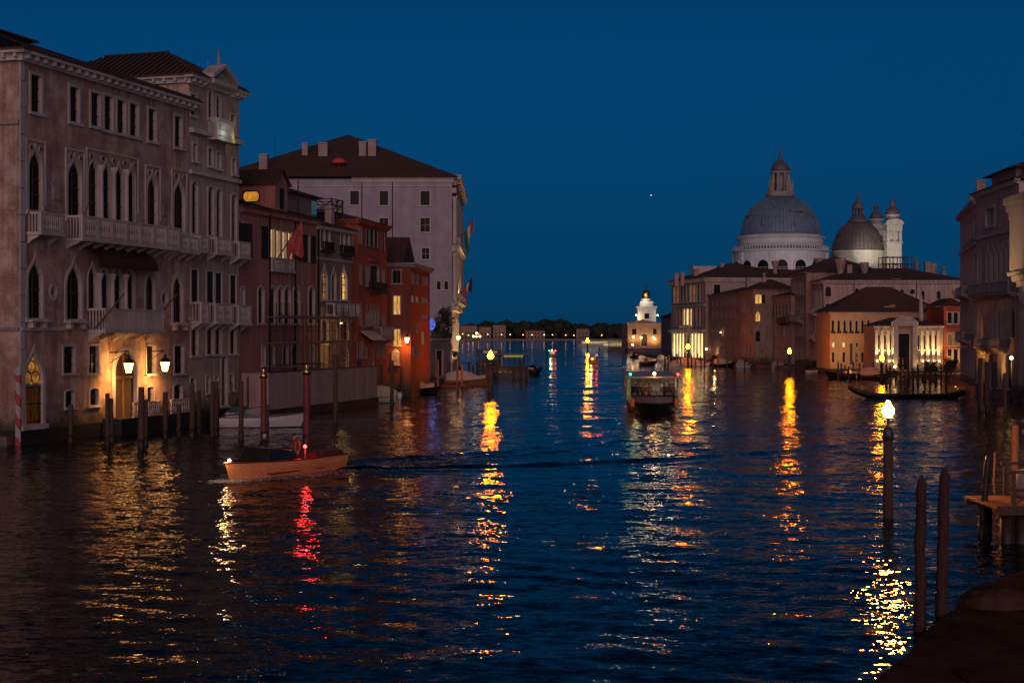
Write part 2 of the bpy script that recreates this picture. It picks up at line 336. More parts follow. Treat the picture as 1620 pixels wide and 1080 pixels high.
class Face:
    def __init__(s, b, o, ang, L):
        s.b = b; s.L = L; s.M = Matrix.Translation((o[0], o[1], 0)) @ Matrix.Rotation(ang, 4, 'Z'); s.holes = []
        s.outline = None
        W = b.W @ s.M; s.O = W.translation; s.t = (W.to_3x3() @ Vector((1,0,0)))
    def u(s, px):
        dx = (px-CX)/F; return (dx*s.O.y-s.O.x)/(s.t.x-dx*s.t.y)
    def d(s, u): return s.O.y+u*s.t.y
    def z(s, px, py): return H+(HY-py)/F*s.d(s.u(px))
    def hole(s, px0, px1, py0, py1, shape='rect', q=.05):
        u0, u1 = s.u(px0), s.u(px1); d = s.d((u0+u1)/2)
        z1, z0 = H+(HY-py0)/F*d, H+(HY-py1)/F*d
        rd = lambda v: max(.2, round(v/q)*q)
        w, h = round(rd(u1-u0), 3), round(rd(z1-z0), 3)
        return s.hole_m((u0+u1)/2, z0, w, h, shape)
    def hole_m(s, c, z0, w, h, shape):
        s.holes.append([(c+x, z0+z) for x, z in outline(shape, w, h)]); return c, z0, w, h, shape
    def win(s, px0, px1, py0, py1, shape='rect', pane='glass', e=.14, nx=0, nz=0, shut=0, fm=None, mm='wood', name='window', label=None, t=.07):
        return s.put(s.hole(px0, px1, py0, py1, shape), pane, e, nx, nz, shut, fm, mm, name, label, t)
    def winm(s, c, z0, w, h, shape='rect', pane='glass', e=.14, nx=0, nz=0, shut=0, fm=None, mm='wood', name='window', label=None, t=.07):
        return s.put(s.hole_m(c, z0, w, h, shape), pane, e, nx, nz, shut, fm, mm, name, label, t)
    def put(s, hl, pane, e, nx, nz, shut, fm, mm, name, label, t=.07):
        c, z0, w, h, shape = hl; M = s.M @ Matrix.Translation((c, 0, z0))
        o = link(name, frame_mesh(shape, w, h, e, fm or s.b.trim), s.b.e, M)
        if label: o['label'] = label
        link('pane', pane_mesh(shape, w, h, pane), o)
        if nx or nz: link('mullion', mull_mesh(shape, w, h, max(nx,1), nz, mm, t), o)
        if shut:
            sw = round(w/2, 3)
            if shut & 1: link('shutter', shutter_mesh(sw, h), o, Matrix.Translation((-w/2-sw-.03, 0, 0)))
            if shut & 2: link('shutter', shutter_mesh(sw, h), o, Matrix.Translation((w/2+.03, 0, 0)))
            if shut & 4:
                link('shutter', shutter_mesh(round(sw-.02, 3), h), o, Matrix.Translation((-w/2+.01, .14, 0))); link('shutter', shutter_mesh(round(sw-.02, 3), h), o, Matrix.Translation((.01, .14, 0)))
        return o
    def row(s, n, u0, u1, z0, w, h, shape='rect', pane='glass', **k):
        return [s.winm(u0+(u1-u0)*(i+.5)/n, z0, w, h, shape, pane(i) if callable(pane) else pane, **k) for i in range(n)]
    def band(s, z0, z1, out=.12, u0=None, u1=None, mat=None, name='string_course'):
        m = MB(); m.box(-.02 if u0 is None else u0, s.L+.02 if u1 is None else u1, -out, -.004, z0, z1, 0, s.M)
        return m.build(name, G[mat or s.b.trim], s.b.e)
    def cornice(s, z, h=.5, out=.5, br=.7, mat=None, u0=None, u1=None):
        m = MB(); a = -out if u0 is None else u0; b = s.L+out if u1 is None else u1
        m.box(a, b, -out, -.004, z-h*.42, z, 0, s.M); m.box(a+out*.5, b-out*.5, -out*.45, -.003, z-h, z-h*.42-.003, 0, s.M)
        if br:
            n = max(2, int((b-a-2*out)/br))
            for i in range(n+1):
                x = a+out+(b-a-2*out)*i/n; m.box(x-.1, x+.1, -out*.9, -out*.45-.003, z-h*.8, z-h*.42-.003, 0, s.M)
        return m.build('cornice', G[mat or s.b.trim], s.b.e)
    def balcony(s, u0, u1, z0, z1, dep=.9, mat=None, bal=.19, plainrail=False, corbels=True, label=None, glowy=False):
        m = MB(); mat = mat or s.b.trim
        m.box(u0-.06, u1+.06, -dep-.06, -.006, z0-.18, z0, 0, s.M)
        if corbels:
            n = max(1, int((u1-u0)/1.3))
            for i in range(n+1):
                x = u0+.15+(u1-u0-.3)*i/n; m.prism([(0,z0-.185),(-dep*.85,z0-.185),(-dep*.7,z0-.33),(-dep*.3,z0-.5),(0,z0-.75)], x-.12, x+.12, 0, s.M @ Matrix(((0,1,0,0),(1,0,0,-.007),(0,0,1,0),(0,0,0,1))))
        o = m.build('balcony', G[mat], s.b.e)
        if label: o['label'] = label
        r = MB(); t = .13
        r.box(u0, u1, -dep, -dep+t, z1-.13, z1, 0, s.M)
        for x in (u0, u1-t): r.box(x, x+t, -dep+t+.002, -.008, z1-.13, z1, 0, s.M)
        r.box(u0, u1, -dep, -dep+t, z0+.003, z0+.1, 0, s.M)
        if plainrail:
            n = max(4, int((u1-u0)/.16))
            for i in range(n+1): x = u0+.03+(u1-u0-.06)*i/n; r.box(x-.02, x+.02, -dep+.03, -dep+.08, z0+.1, z1-.13, 0, s.M)
        else:
            n = max(1, int(round((u1-u0)/1.9)))
            for i in range(n+1):
                x = u0+.16+(u1-u0-.32)*i/n; r.box(x-.16, x+.16, -dep-.01, -dep+t+.01, z0+.1, z1-.13, 0, s.M)
            for i in range(n):
                a = u0+.32+(u1-u0-.32)*i/n; L2 = (u1-u0-.32)/n-.32; kk = max(2, int(L2/bal)); hh = z1-.13-(z0+.1)
                for j in range(kk):
                    x = a+L2*(j+.5)/kk
                    r.lathe([(.045,z0+.1),(.07,z0+.1+hh*.22),(.028,z0+.1+hh*.5),(.07,z0+.1+hh*.78),(.045,z1-.13)], 6, x, -dep+t/2, 0, True, s.M)
        k = max(2, int(dep/.25))
        for x in (u0+t/2, u1-t/2):
            for j in range(k): y = -dep+t+(dep-t)*(j+.5)/k; r.box(x-.035, x+.035, y-.035, y+.035, z0, z1-.13, 0, s.M)
        r.build('balustrade', G[mat], o); return o
    def balc(s, px0, px1, py1, py0, **k):
        u0, u1 = s.u(px0), s.u(px1); d = s.d((u0+u1)/2); return s.balcony(u0, u1, H+(HY-py0)/F*d, H+(HY-py1)/F*d, **k)
    def pipe(s, px, z0, z1):
        u = s.u(px); m = MB(); m.tube([(u,-.12,z0),(u,-.12,z1)], .07, 6, 0, s.M); return m.build('drainpipe', G['iron'], s.b.e)
    def geom(s, mb, z0, z1, mi=0):
        out = s.outline or [(0,z0),(s.L,z0),(s.L,z1),(0,z1)]
        loops = [[Vector((x,z,0)) for x,z in out]]+[[Vector((x,z,0)) for x,z in h] for h in s.holes]
        flat = [p for l in loops for p in l]; tris = tessellate_polygon(loops)
        mb.add([(p.x,0,p.y) for p in flat], [tuple(t) for t in tris], mi, False, s.M)
        for h in s.holes:
            n = len(h); mb.add([(x,0,z) for x,z in h]+[(x,.26,z) for x,z in h], [(i,(i+1)%n,n+(i+1)%n,n+i) for i in range(n)], mi, False, s.M)
class Bld:
    def __init__(s, name, label, p0, p1, D, h, wall, trim='istria', cat='building', group=None, base=-1.0):
        p0 = Vector(p0[:2]).to_3d(); p1 = Vector(p1[:2]).to_3d(); t = p1-p0; s.L = t.length; s.D = D; s.h = h; s.wall = wall; s.trim = trim; s.base = base
        ang = math.atan2(t.y, t.x); s.e = empty(name, p0, ang, label, cat, group); s.W = Matrix.Translation(p0) @ Matrix.Rotation(ang, 4, 'Z')
        s.front = Face(s, (0,0), 0, s.L); s.left = Face(s, (0,D), R(-90), D); s.right = Face(s, (s.L,0), R(90), D); s.back = Face(s, (s.L,D), R(180), s.L)
    def walls(s, mats=None, plinth=.9, skip=()):
        m = MB(); mats = mats or {}
        for k in ('front','left','right','back'):
            if k not in skip: getattr(s, k).geom(m, s.base, s.h)
        o = m.build('wall', G[s.wall], s.e)
        if plinth:
            b = MB()
            b.box(-.1, s.L+.1, -.1, -.006, s.base, plinth); b.box(-.1, -.006, -.005, s.D, s.base, plinth); b.box(s.L+.006, s.L+.1, -.005, s.D, s.base, plinth)
            b.build('plinth', G['algae'], s.e)
        return o
    def hip(s, rh, over=.5, mat='tile', z=None, inset=None, gable=False, x0=None, x1=None, y0=None, y1=None, name='roof', rows=False):
        z = s.h if z is None else z; a = -over if x0 is None else x0; b = s.L+over if x1 is None else x1; c = -over if y0 is None else y0; d = s.D+over if y1 is None else y1
        m = MB(); lx, ly = b-a, d-c
        if lx >= ly:
            i = 0 if gable else (ly/2 if inset is None else inset); r0, r1 = (a+i,(c+d)/2,z+rh), (b-i,(c+d)/2,z+rh)
            fs = [(0,1,5,4),(1,2,5),(2,3,4,5),(3,0,4)]
        else:
            i = 0 if gable else (lx/2 if inset is None else inset); r0, r1 = ((a+b)/2,c+i,z+rh), ((a+b)/2,d-i,z+rh)
            fs = [(0,1,4),(1,2,5,4),(2,3,5),(3,0,4,5)]
        base = [(a,c,z),(b,c,z),(b,d,z),(a,d,z)]
        m.add(base+[r0,r1], fs+[(3,2,1,0)])
        e = .12; m.box(a,b,c,c+.1,z-e,z-.003); m.box(a,a+.1,c+.1,d,z-e,z-.003); m.box(b-.1,b,c+.1,d,z-e,z-.003)
        if not rows: return m.build(name, G[mat], s.e)
        # rows of cover tiles running down the two long slopes, and the ridge
        P = [Vector(p) for p in base+[r0,r1]]
        quads = [(P[0],P[1],P[5],P[4]),(P[2],P[3],P[4],P[5])] if lx >= ly else [(P[1],P[2],P[5],P[4]),(P[3],P[0],P[4],P[5])]
        tri = [(P[3],P[0],P[4])] if lx >= ly else [(P[0],P[1],P[4])]
        m.tube([P[4]+Vector((0,0,.05)),P[5]+Vector((0,0,.05))], .14, 5)
        for q in quads:
            n = min(90, int((q[1]-q[0]).length/.55))
            for k in range(1, n):
                f = k/n; lo = q[0].lerp(q[1], f); u = (q[1]-q[0]).normalized(); top0 = (q[3]-q[0]).dot(u); top1 = (q[2]-q[0]).dot(u); L = (q[1]-q[0]).length; x = f*L
                hi_f = 1.0
                if x < top0: hi_f = x/max(top0,1e-6)
                elif x > top1: hi_f = (L-x)/max(L-top1,1e-6)
                up = (q[3]-q[0])-u*top0; m.tube([lo+Vector((0,0,.02)), lo+up*hi_f+Vector((0,0,.02))], .085, 4)
        for q in tri:
            n = min(60, int((q[1]-q[0]).length/.55)); u = (q[1]-q[0]); top = (q[2]-q[0]).dot(u)/u.length_squared; up = (q[2]-q[0])-u*top
            for k in range(1, n):
                f = k/n; hf = f/max(top,1e-6) if f < top else (1-f)/max(1-top,1e-6); m.tube([q[0]+u*f+Vector((0,0,.02)), q[0]+u*f+up*hf+Vector((0,0,.02))], .085, 4)
        return m.build(name, G[mat], s.e)
    def loc(s, px, py, d):
        return s.W.inverted() @ at(px, py, d)
def chimney(roof, x, y, z0, z1, w=.7, kind='box', mat='pale'):
    m = MB()
    if kind == 'box':
        m.box(x-w/2,x+w/2,y-w/2,y+w/2,z0,z1-.25); m.box(x-w/2-.1,x+w/2+.1,y-w/2-.1,y+w/2+.1,z1-.247,z1-.1); m.box(x-w/2+.05,x+w/2-.05,y-w/2+.05,y+w/2-.05,z1-.097,z1)
    elif kind == 'flare':
        m.lathe([(w*.5,z0),(w*.45,z0+(z1-z0)*.6),(w*.85,z1-.35),(w*.85,z1-.1),(w*.6,z1)], 8, x, y, 0, False, None, math.pi/8)
    elif kind == 'pot':
        m.box(x-w/2,x+w/2,y-w/2,y+w/2,z0,z1-.9); m.lathe([(w*.35,z1-.9),(w*.3,z1-.5),(w*.5,z1-.3),(w*.45,z1-.1),(.05,z1)], 8, x, y)
    return m.build('chimney', G[mat], roof)
def antenna(roof, x, y, z0, z1):
    m = MB(); m.tube([(x,y,z0),(x,y,z1)], .03, 5)
    for k in range(4): m.tube([(x-.35,y,z1-.15-.22*k),(x+.35,y,z1-.15-.22*k)], .015, 4)
    return m.build('aerial', G['iron'], roof)
def wall_lantern(b, face, px, py, out=1.7, power=260):
    u = face.u(px); z = None
    # lantern hangs out from the wall: solve its depth
    p = face.M @ Vector((u, -out, 0)); wp = b.W @ p
    for _ in range(4):
        wp = b.W @ (face.M @ Vector((u, -out, 0))); u += ((px-CX)/F*wp.y-wp.x)/(face.t.x-(px-CX)/F*face.t.y)
    wp = b.W @ (face.M @ Vector((u, -out, 0))); z = zat(py, wp.y)
    M = face.M @ Matrix.Translation((u, -out, z)) @ Matrix.Scale(1.12, 4)
    m = MB(); m.lathe([(.30,.30),(.36,.33),(.22,.52),(.10,.60),(.10,.68),(.03,.82)], 6, 0, 0, 0, False)
    m.lathe([(.16,-.30),(.18,-.33),(.05,-.42)], 6, 0, 0, 0, False)
    for k in range(6): a = 2*math.pi*k/6; m.tube([(.17*math.cos(a),.17*math.sin(a),-.30),(.31*math.cos(a),.31*math.sin(a),.31)], .022, 4)
    o = m.build('lantern', G['iron'], b.e, M)
    MB().lathe([(.15,-.29),(.29,.29)], 6, 0, 0, 0, False).build('lantern_glass', G['lantern'], o)
    br = MB(); br.tube([(0,out/1.12-.01,.95),(0,0,1.05),(0,0,.8)], .035, 5); br.tube([(0,out/1.12-.01,.3),(0,out*.4,.72),(0,.15,1.0)], .025, 5); br.build('bracket', G['iron'], o)
    wash(o, (0, .1, -.45), (0, 1.1, -1.6), power*.5, (1,.42,.10), 150, .15); wash(o, (0, .3, .1), (0, 1.1, .5), power*.22, (1,.44,.11), 150, .15)
    return o
# ---------------------------------------------------------------- ground under the two rows, canal
def structure(name, mb, mat): return tag(mb.build(name, G[mat]), kind='structure')
structure('left_bank', MB().slab([(-31.5,90.6),(-24.8,112),(-17.2,138),(-13.8,158),(-10.2,177),(-9.3,231),(-9.4,274),(-30,300),(-200,300),(-200,90)], -2, .55), 'pave')
structure('right_bank', MB().slab([(44.2,563),(57.6,563),(90,470),(300,470),(300,90),(47,100),(51.5,149),(53,164),(58.6,189),(66,222),(66,236),(57,246),(56.9,266),(55.9,285),(53.2,287),(50,299),(49,312),(44.6,334),(39.5,362)], -2, .55), 'pave')

# ================================================================= LEFT BANK
dA = Vector((.302, 1)).normalized(); A0 = Vector(((33-CX)/F*91, 91))
def online(p0, dr, px):                           # where the sight line through px meets the frontage line
    k = (px-CX)/F; s = (k*p0.y-p0.x)/(dr.x-k*dr.y); return p0+dr*s
A1 = online(A0, dA, 299); B1 = online(A0, dA, 378)
# --- Gothic palace
A = Bld('gothic_palace', 'large brick gothic palace with two lit lanterns by its water door', A0, A1, 18, 24.45, 'barbaro')
f = A.front
for a in [(48.6,64.8,120,178),(110,124.7,138.5,193.5),(143.5,158,148,200),(164.5,178,153,206.5),(185,198,159.5,211),(205,218,165,216),(234.4,246.4,173.7,223.3),(276,287,185,233)]:
    f.win(*a, e=.2, nx=2, nz=3, mm='shutter')
for a in [(45,66,232,333),(107,128,246,345),(232.8,248,273.5,361),(274.6,291.7,280.6,366.8)]: f.win(*a, shape='gothic', e=.24, nx=2, nz=3)
for a in [(139,155,247,346),(160,175,251,349),(180.4,195,256,352),(200,214,259,355)]: f.win(*a, shape='gothic', e=.05, nx=2, nz=3)
for xs_,yt,yb in (((156.8,177.1,196.9),(262,266,269),(350,353,356)),((154.5,174.7,195.5),(432,433,434),(492,492,492))):
    for px,ya,yc in zip(xs_,yt,yb):
        u=f.u(px); z0=f.z(px,yc); z1=f.z(px,ya); MB().lathe([(.24,z0),(.24,z0+.2),(.17,z0+.28),(.15,z1-.5),(.17,z1-.45),(.30,z1-.1),(.30,z1)],10,u,-.16,0,True,f.M).build('column',G['istria'],A.e)
for a in [(43.7,66.4,405.6,503),(104.7,128,412,504.5),(230.4,244.6,425.7,506),(273.5,288.7,429,509)]: f.win(*a, shape='gothic', e=.24, nx=2, nz=3)
for a in [(138.5,152.5,415,491),(157,172.5,416,491),(177.5,193,417,492),(198.5,212.5,418,492)]: f.win(*a, shape='gothic', e=.05, nx=2, nz=3)
for a in [(100,118,548,590),(140,156,547,590),(231,245,547,591),(275.4,290,547.5,590)]: f.win(*a, e=.14, nx=2, nz=3, mm='iron')
f.holes and None
for a in [(103,117,618,644),(141.6,155.5,613.7,640.6),(232,242.4,611,635),(274.5,287.7,608,632)]: f.win(*a, shape='seg', e=.14, nx=3, nz=2, mm='iron')
for px, py in [(84,462),(260,472)]: f.win(px-4.5,px+4.5,py-9,py+9, shape='oval', e=.2)
for (px, py) in [(88,305),(260,332)]:             # carved plaques
    u = f.u(px); z = f.z(px, py); m = MB(); m.box(u-.34,u+.34,-.09,-.004,z-.45,z+.45,0,f.M); m.box(u-.46,u+.46,-.06,-.003,z+.46,z+.62,0,f.M); m.prism([(u-.46,z+.62),(u+.46,z+.62),(u,z+.98)],-.06,-.003,0,f.M); m.build('carved_plaque', G['stonedark'], A.e)
for (x0,x1,ya,yb) in [(40,72,221,345),(103,134,236,352),(136,219,242,352),(229,254,262,366),(271,296,268,374)]:   # raised stone panel round each gothic group
    u0,u1 = f.u(x0), f.u(x1); d = f.d((u0+u1)/2); z1 = zat(ya,d); m = MB()
    for (p,q,r,t) in ((u0,u0+.14,zat(yb,d)+.8,z1),(u1-.14,u1,zat(yb,d)+.8,z1),(u0+.142,u1-.142,z1-.14,z1)): m.box(p,q,-.075,-.004,r,t,0,f.M)
    for k in range(int((u1-u0)/1.5)+1): m.lathe([(.2,0),(.2,.06)],12,0,0,0,False,f.M @ Matrix.Translation((u0+.55+k*(u1-u0-1.1)/max(1,int((u1-u0)/1.5)),-.01,z1-.55)) @ Matrix.Rotation(R(90),4,'X'))
    for k in range(int((u1-u0)/1.5)+1): m.lathe([(.15,0),(.15,.075)],12,0,0,1,False,f.M @ Matrix.Translation((u0+.55+k*(u1-u0-1.1)/max(1,int((u1-u0)/1.5)),-.01,z1-.55)) @ Matrix.Rotation(R(90),4,'X'))
    m.build('stone_moulding', [G['istria'],G['coatred']], A.e)
f.balc(43,80,338,369, dep=1.0, label='short stone balcony at the far left end')
f.balc(104,262,352,386, dep=1.25, label='long upper stone balcony'); f.balc(266,297,374,398, dep=1.0)
f.balc(139,234,489,522, dep=1.35, plainrail=True, label='railed lower balcony over the water door')
for x0,x1,py in ((44,67,506),(104,129,508),(230,247,509),(272,291,512)):
    u0,u1=f.u(x0),f.u(x1); z=f.z((x0+x1)/2,py); m=MB(); m.box(u0-.25,u1+.25,-.55,-.004,z-.12,z,0,f.M); m.box(u0,u0+.25,-.4,-.004,z-.5,z-.125,0,f.M); m.box(u1-.25,u1,-.4,-.004,z-.5,z-.125,0,f.M); m.build('window_ledge', G['istria'], A.e)
u0,u1 = f.u(134), f.u(229); d = f.d((u0+u1)/2); zt, zb = zat(391,d), zat(415,d)
m = MB(); m.add([(u0,-.02,zt),(u1,-.02,zt),(u1,-1.1,zb),(u0,-1.1,zb),(u0,-.02,zt-.06),(u1,-.02,zt-.06),(u1,-1.1,zb-.06),(u0,-1.1,zb-.06)], [(0,1,2,3),(7,6,5,4),(0,3,7,4),(1,5,6,2),(3,2,6,7)], 0, False, f.M)
n = int((u1-u0)/.25); m.box(u0,u1,-1.1,-1.06,zb-.5,zb-.065,0,f.M); m.build('awning', plain('brown_awning_cloth', (.055,.022,.015), .95, 0, .3), A.e)
f.band(zat(520,91)-.12, zat(520,91)+.12, .14, 0, f.u(100)); 
f.cornice(24.75, .75, .75, .9)
m = MB(); 
for k in range(14): m.box(-.12,.34 if k%2 else .5,-.06,-.004,1.0+k*1.68,1.0+k*1.68+1.6,0,f.M)
m.build('quoin', G['istria'], A.e)
# water door with its arch, door leaves and fanlight
o = f.win(181.5,215.5,558,664, shape='round', pane='wood', e=.42, nx=2, nz=1, mm='woodlight', name='water_door', t=.2)
# gothic side door: leaded glass in the arch, iron gate below
c,z0,w_,h_,shp = f.hole(39,67,553,671,'gothic'); o = f.put((c,z0,w_,h_,shp),'litgate',.3,0,0,0,None,'iron','gothic_door','gothic door with gold leaded glass above an iron gate')
ol = [p for p in outline(shp,w_,h_) if p[1] > h_*.52]; zc = h_*.53; ol = [(-w_/2,zc),(w_/2,zc)]+[p for p in ol]
MB().add([(x,.20,z) for x,z in ol],[tuple(range(len(ol)))]).build('leaded_glass', G['litgold'], o)
m = MB(); r = w_*.23
def ring(m, cx, cz, r, y, t=.05, n=14, mi=0): m.tube([(cx+r*math.cos(2*math.pi*k/n),y,cz+r*math.sin(2*math.pi*k/n)) for k in range(n+1)], t, 5, mi)
for cx,cz in ((-r,zc+r),(r,zc+r),(0,zc+2.65*r)): ring(m,cx,cz,r*.95,.16)
m.box(-w_/2,w_/2,.1,.19,zc-.09,zc+.03); m.build('tracery', G['stonedark'], o)
m = MB()
for k in range(13): m.tube([(-w_/2+w_*(k+.5)/13,.12,.05),(-w_/2+w_*(k+.5)/13,.12,zc-.1)], .03, 4)
for zz in (.12,zc*.5,zc-.2): m.box(-w_/2+.01,w_/2-.01,.10,.14,zz,zz+.07)
m.build('gate', G['iron'], o)
# lit side windows facing the bridge
s_ = A.left
s_.winm(18-4.1,zat(176,92),1.3,2.4, pane='litdim', e=.2, nx=2, nz=2); s_.winm(18-4.4,zat(330,92),1.2,3.8,'gothic',e=.22); s_.winm(18-4.4,zat(505,92),1.2,3.8,'gothic',e=.22); s_.winm(18-4.2,.9,1.8,4.3,'round','wood',.3)
s_.band(zat(197,92)-.1,zat(197,92)+.1,.16,13,17.9,'stonedark'); s_.band(zat(520,92)-.1,zat(520,92)+.1,.16,13,17.9,'stonedark'); s_.cornice(24.75,.7,.75,.9)
lamp(A.e, s_.M @ Vector((18-4.0,-.05,zat(172,92)+.2)), 6, (1,.45,.12), .06)
A.walls(); rf = A.hip(3.4,.8,'tile',24.75,rows=True)
chimney(rf, 3.2, 6.0, 25.5, 28.2, .8, 'box', 'stonedark')
m = MB(); m.box(.8,9.4,6.2,11,25.5,27.5); m.build('roof_attic', G['darkwall'], A.e)
o = A.hip(1.0,.5,'tile',27.5,x0=.2,x1=10.0,y0=5.6,y1=11.6,name='attic_roof')
antenna(rf, 1.5, 8.5, 26, 32.5); antenna(rf, 4.4, 9.5, 26, 33)
wall_lantern(A, f, 203.5, 582, 1.5, 480); wall_lantern(A, f, 261, 580, 1.5, 480)
lamp(A.e, (f.u(109), .9, f.z(109,578)), 5, (1,.5,.16), .1)
# landing stage with stone balusters before the water door
u0,u1 = f.u(160), f.u(292); m = MB(); m.box(u0,u1,-1.6,-.12,-1,1.15,0,f.M)
o = m.build('landing_step', G['algae'], A.e)
m = MB(); 
for a,b in ((f.u(182),f.u(196)),(f.u(206),f.u(224)),(f.u(243),f.u(279))):
    m.box(a,b,-1.5,-1.34,2.05,2.2,0,f.M); m.box(a,b,-1.5,-1.34,1.153,1.25,0,f.M); k = max(2,int((b-a)/.3))
    for j in range(k+1): m.lathe([(.05,1.25),(.085,1.5),(.04,1.75),(.07,1.95),(.05,2.05)],6,a+.06+(b-a-.12)*j/k,-1.42,0,True,f.M)
m.build('quay_balustrade', G['istria'], A.e)

# --- Baroque wing
B = Bld('baroque_palace_wing', 'tall narrow pale palace wing with small pediment and floodlit white balcony', A1, B1, 14, 26.5, 'barbaro2')
f = B.front
for a in [(301.5,309.5,150,183),(364.6,372,182,212)]: f.win(*a, e=.16, nx=2, nz=2)
for a in [(329,336.5,144,188),(342,349,151,192)]: f.win(*a, shape='round', e=.16, nx=2, nz=3)
for a in [(304.7,311,227.5,254.7),(329.6,336.4,236,263),(342.6,348.4,242,267),(367,372.7,251.5,276)]: f.win(*a, e=.16, nx=2, nz=2)
for a in [(303,312,288,369),(329,337.7,295.5,372),(342,350,299,375),(366,374,308,382)]: f.win(*a, shape='round', e=.2, nx=2, nz=3)
for a in [(302,313,426.6,478),(326.5,337.5,430,479),(340.6,350,432,479.5),(363.6,373,436,480.8)]: f.win(*a, e=.14, shut=4)
for a in [(302,313,517.6,562),(326.5,337.5,518,560),(340,350,518,560),(363,373,519,559)]: f.win(*a, e=.14, nx=2, nz=3, mm='woodlight')
f.win(350,358.6,563,641, shape='round', pane='wood', e=.16, name='door')
for a in [(301,309,597,619),(325.5,332,595,622),(339,345,595,614),(362,369,591.7,618)]: f.win(*a, e=.1, nx=3, nz=2, mm='iron')
f.cornice(26.75,.7,.7,.8, u1=f.u(323)); f.cornice(26.75,.7,.7,.8, u0=f.u(361))
f.band(zat(205,111.4)-.25,zat(205,111.4)+.1,.4); f.band(zat(271,111.4)-.2,zat(271,111.4)+.1,.25); f.band(zat(478,112)-1.4,zat(478,112)-1.2,.1)
u0,u1 = f.u(323.5), f.u(361); um = (u0+u1)/2; pz = 26.75
m = MB(); m.prism([(u0+.2,pz-.6),(u1-.2,pz-.6),(u1-.2,pz+.35),(um,pz+1.1),(u0+.2,pz+.35)],-.3,.5,0,f.M)
m.box(u0,u1,-.85,-.305,pz-.25,pz+.1,0,f.M)
for a,b in ((u0-.1,um),(u1+.1,um)):
    m.add([(a,-.9,pz+.15),(b,-.9,pz+1.25),(b,-.9,pz+1.5),(a,-.9,pz+.45),(a,.5,pz+.15),(b,.5,pz+1.25),(b,.5,pz+1.5),(a,.5,pz+.45)],[(0,1,2,3),(7,6,5,4),(3,2,6,7),(0,4,5,1),(0,3,7,4),(1,5,6,2)],0,False,f.M)
o = m.build('pediment', G['istria'], B.e)
for x,z,k in ((u0+.2,pz+.5,.42),(um,pz+1.45,.62),(u1-.2,pz+.5,.42)):
    MB().lathe([(.3*k,0),(.3*k,.25*k),(.12*k,.3*k),(.26*k,.7*k),(.26*k,.9*k),(.1*k,1.15*k),(.16*k,1.35*k),(.03,1.75*k),(.02,2.3*k)],8,0,0,0,True,f.M @ Matrix.Translation((x,-.2,z))).build('finial', G['stonedark'], o)
bz0,bz1 = f.z(342,221), f.z(342,190); u0,u1 = f.u(328.5), f.u(356)
f.balcony(u0,u1,bz0,bz1,.8,corbels=False,label='floodlit white balcony under the pediment')
lamp(B.e, f.M @ Vector(((u0+u1)/2-.6,-1.25,bz0+.5)), 7, (.8,1,.85), .1); lamp(B.e, f.M @ Vector((u1+.1,-1.2,bz0+.3)), 4, (1,.85,.2), .08)
for a in ((301,315,374,397),(327,352,377,401),(363,381,383,407),(302,315,478,508),(325,353,480,509),(362,382,483,511)): f.balc(*a, dep=.9)
B.walls(); rf = B.hip(2.6,.7,'tile',26.75,rows=True); B.left.cornice(26.72,.6,.6,.9)

# --- pink palace under repair, and the grey house after it
C0 = Vector(((379-CX)/F*119.4, 119.4)); dC = Vector((.285,1)).normalized(); C1 = online(C0,dC,502); D1 = online(C0,dC,557)
Cb = Bld('pink_palace', 'faded pink palace with four golden lit windows at the top, behind scaffolding', C0, C1, 12, 17.2, 'pinkwall')
f = Cb.front
f.winm(f.u(387),f.z(387,404),1.0,2.7,e=.08,shut=0,pane='glass'); 
for px,ya,yb in ((382,353,406),(392,354,406),(417.5,358,409),(472.5,369,412),(481.5,371,414),(494.5,373,416)):
    u=f.u(px); z=f.z(px,yb); h=f.z(px,ya)-z; m=MB(); w2=.62 if px<420 else .5; m.box(u-w2,u+w2,-.11,-.075,z,z+h,0,f.M)
    for k in range(16): m.box(u-w2+.08,u+w2-.08,-.135,-.111,z+h*(k+.2)/16,z+h*(k+.75)/16,0,f.M)
    m.build('shutter', G['shutter'], Cb.e)
f.win(486,489.5,373,415,e=.06)
for x0,x1 in ((427.5,433.5),(436.5,442.5),(446,452),(455,461)): f.win(x0,x1,363+(x0-427)*.22,407+(x0-427)*.1,pane='litwhite',e=.10,nx=2,nz=1,mm='iron')
f.balc(426,462,409,428,dep=.3,corbels=False,bal=.16,label='lit white balustrade below the golden windows')
for x0,x1 in ((376.5+4,386),(408,417),(427,436),(439.5,447.6),(450,459),(464,473.6),(488,497)): f.win(x0,x1,454,511,'round',e=.16,nx=2,nz=3)
for x0,x1 in ((414,419),(428,434),(447,455),(461,471),(491,496)): f.win(x0,x1,548,578,e=.1,nx=2,nz=2)
for px in (425,465.5,502): f.pipe(px,1,17.1)
f.cornice(17.45,.5,.45,.5,'pinkwall')
Cb.walls(); rf = Cb.hip(1.8,.5,'tile',17.45,rows=True)
ua = f.u(440); ub = f.u(459)
m = MB(); m.box(ua,ub,.25,7,17.2,20.1); m.prism([(ua,20.1),(ub,20.1),((ua+ub)/2,21.2)],.25,7.0)
at_ = m.build('attic', G['pinkwall'], Cb.e)
m = MB(); mx=(ua+ub)/2
for a,b in ((ua-.35,mx),(ub+.35,mx)): m.add([(a,.0,19.95),(b,.0,21.3),(b,7.4,21.3),(a,7.4,19.95),(a,.0,20.1),(b,.0,21.45),(b,7.4,21.45),(a,7.4,20.1)],[(3,2,1,0),(4,5,6,7),(0,1,5,4),(1,2,6,5),(2,3,7,6),(3,0,4,7)])
m.build('attic_roof', G['tile'], Cb.e)
MB().box((ua+ub)/2-.42,(ua+ub)/2+.42,.2,.245,17.9,19.7).build('attic_window', G['glass'], at_)
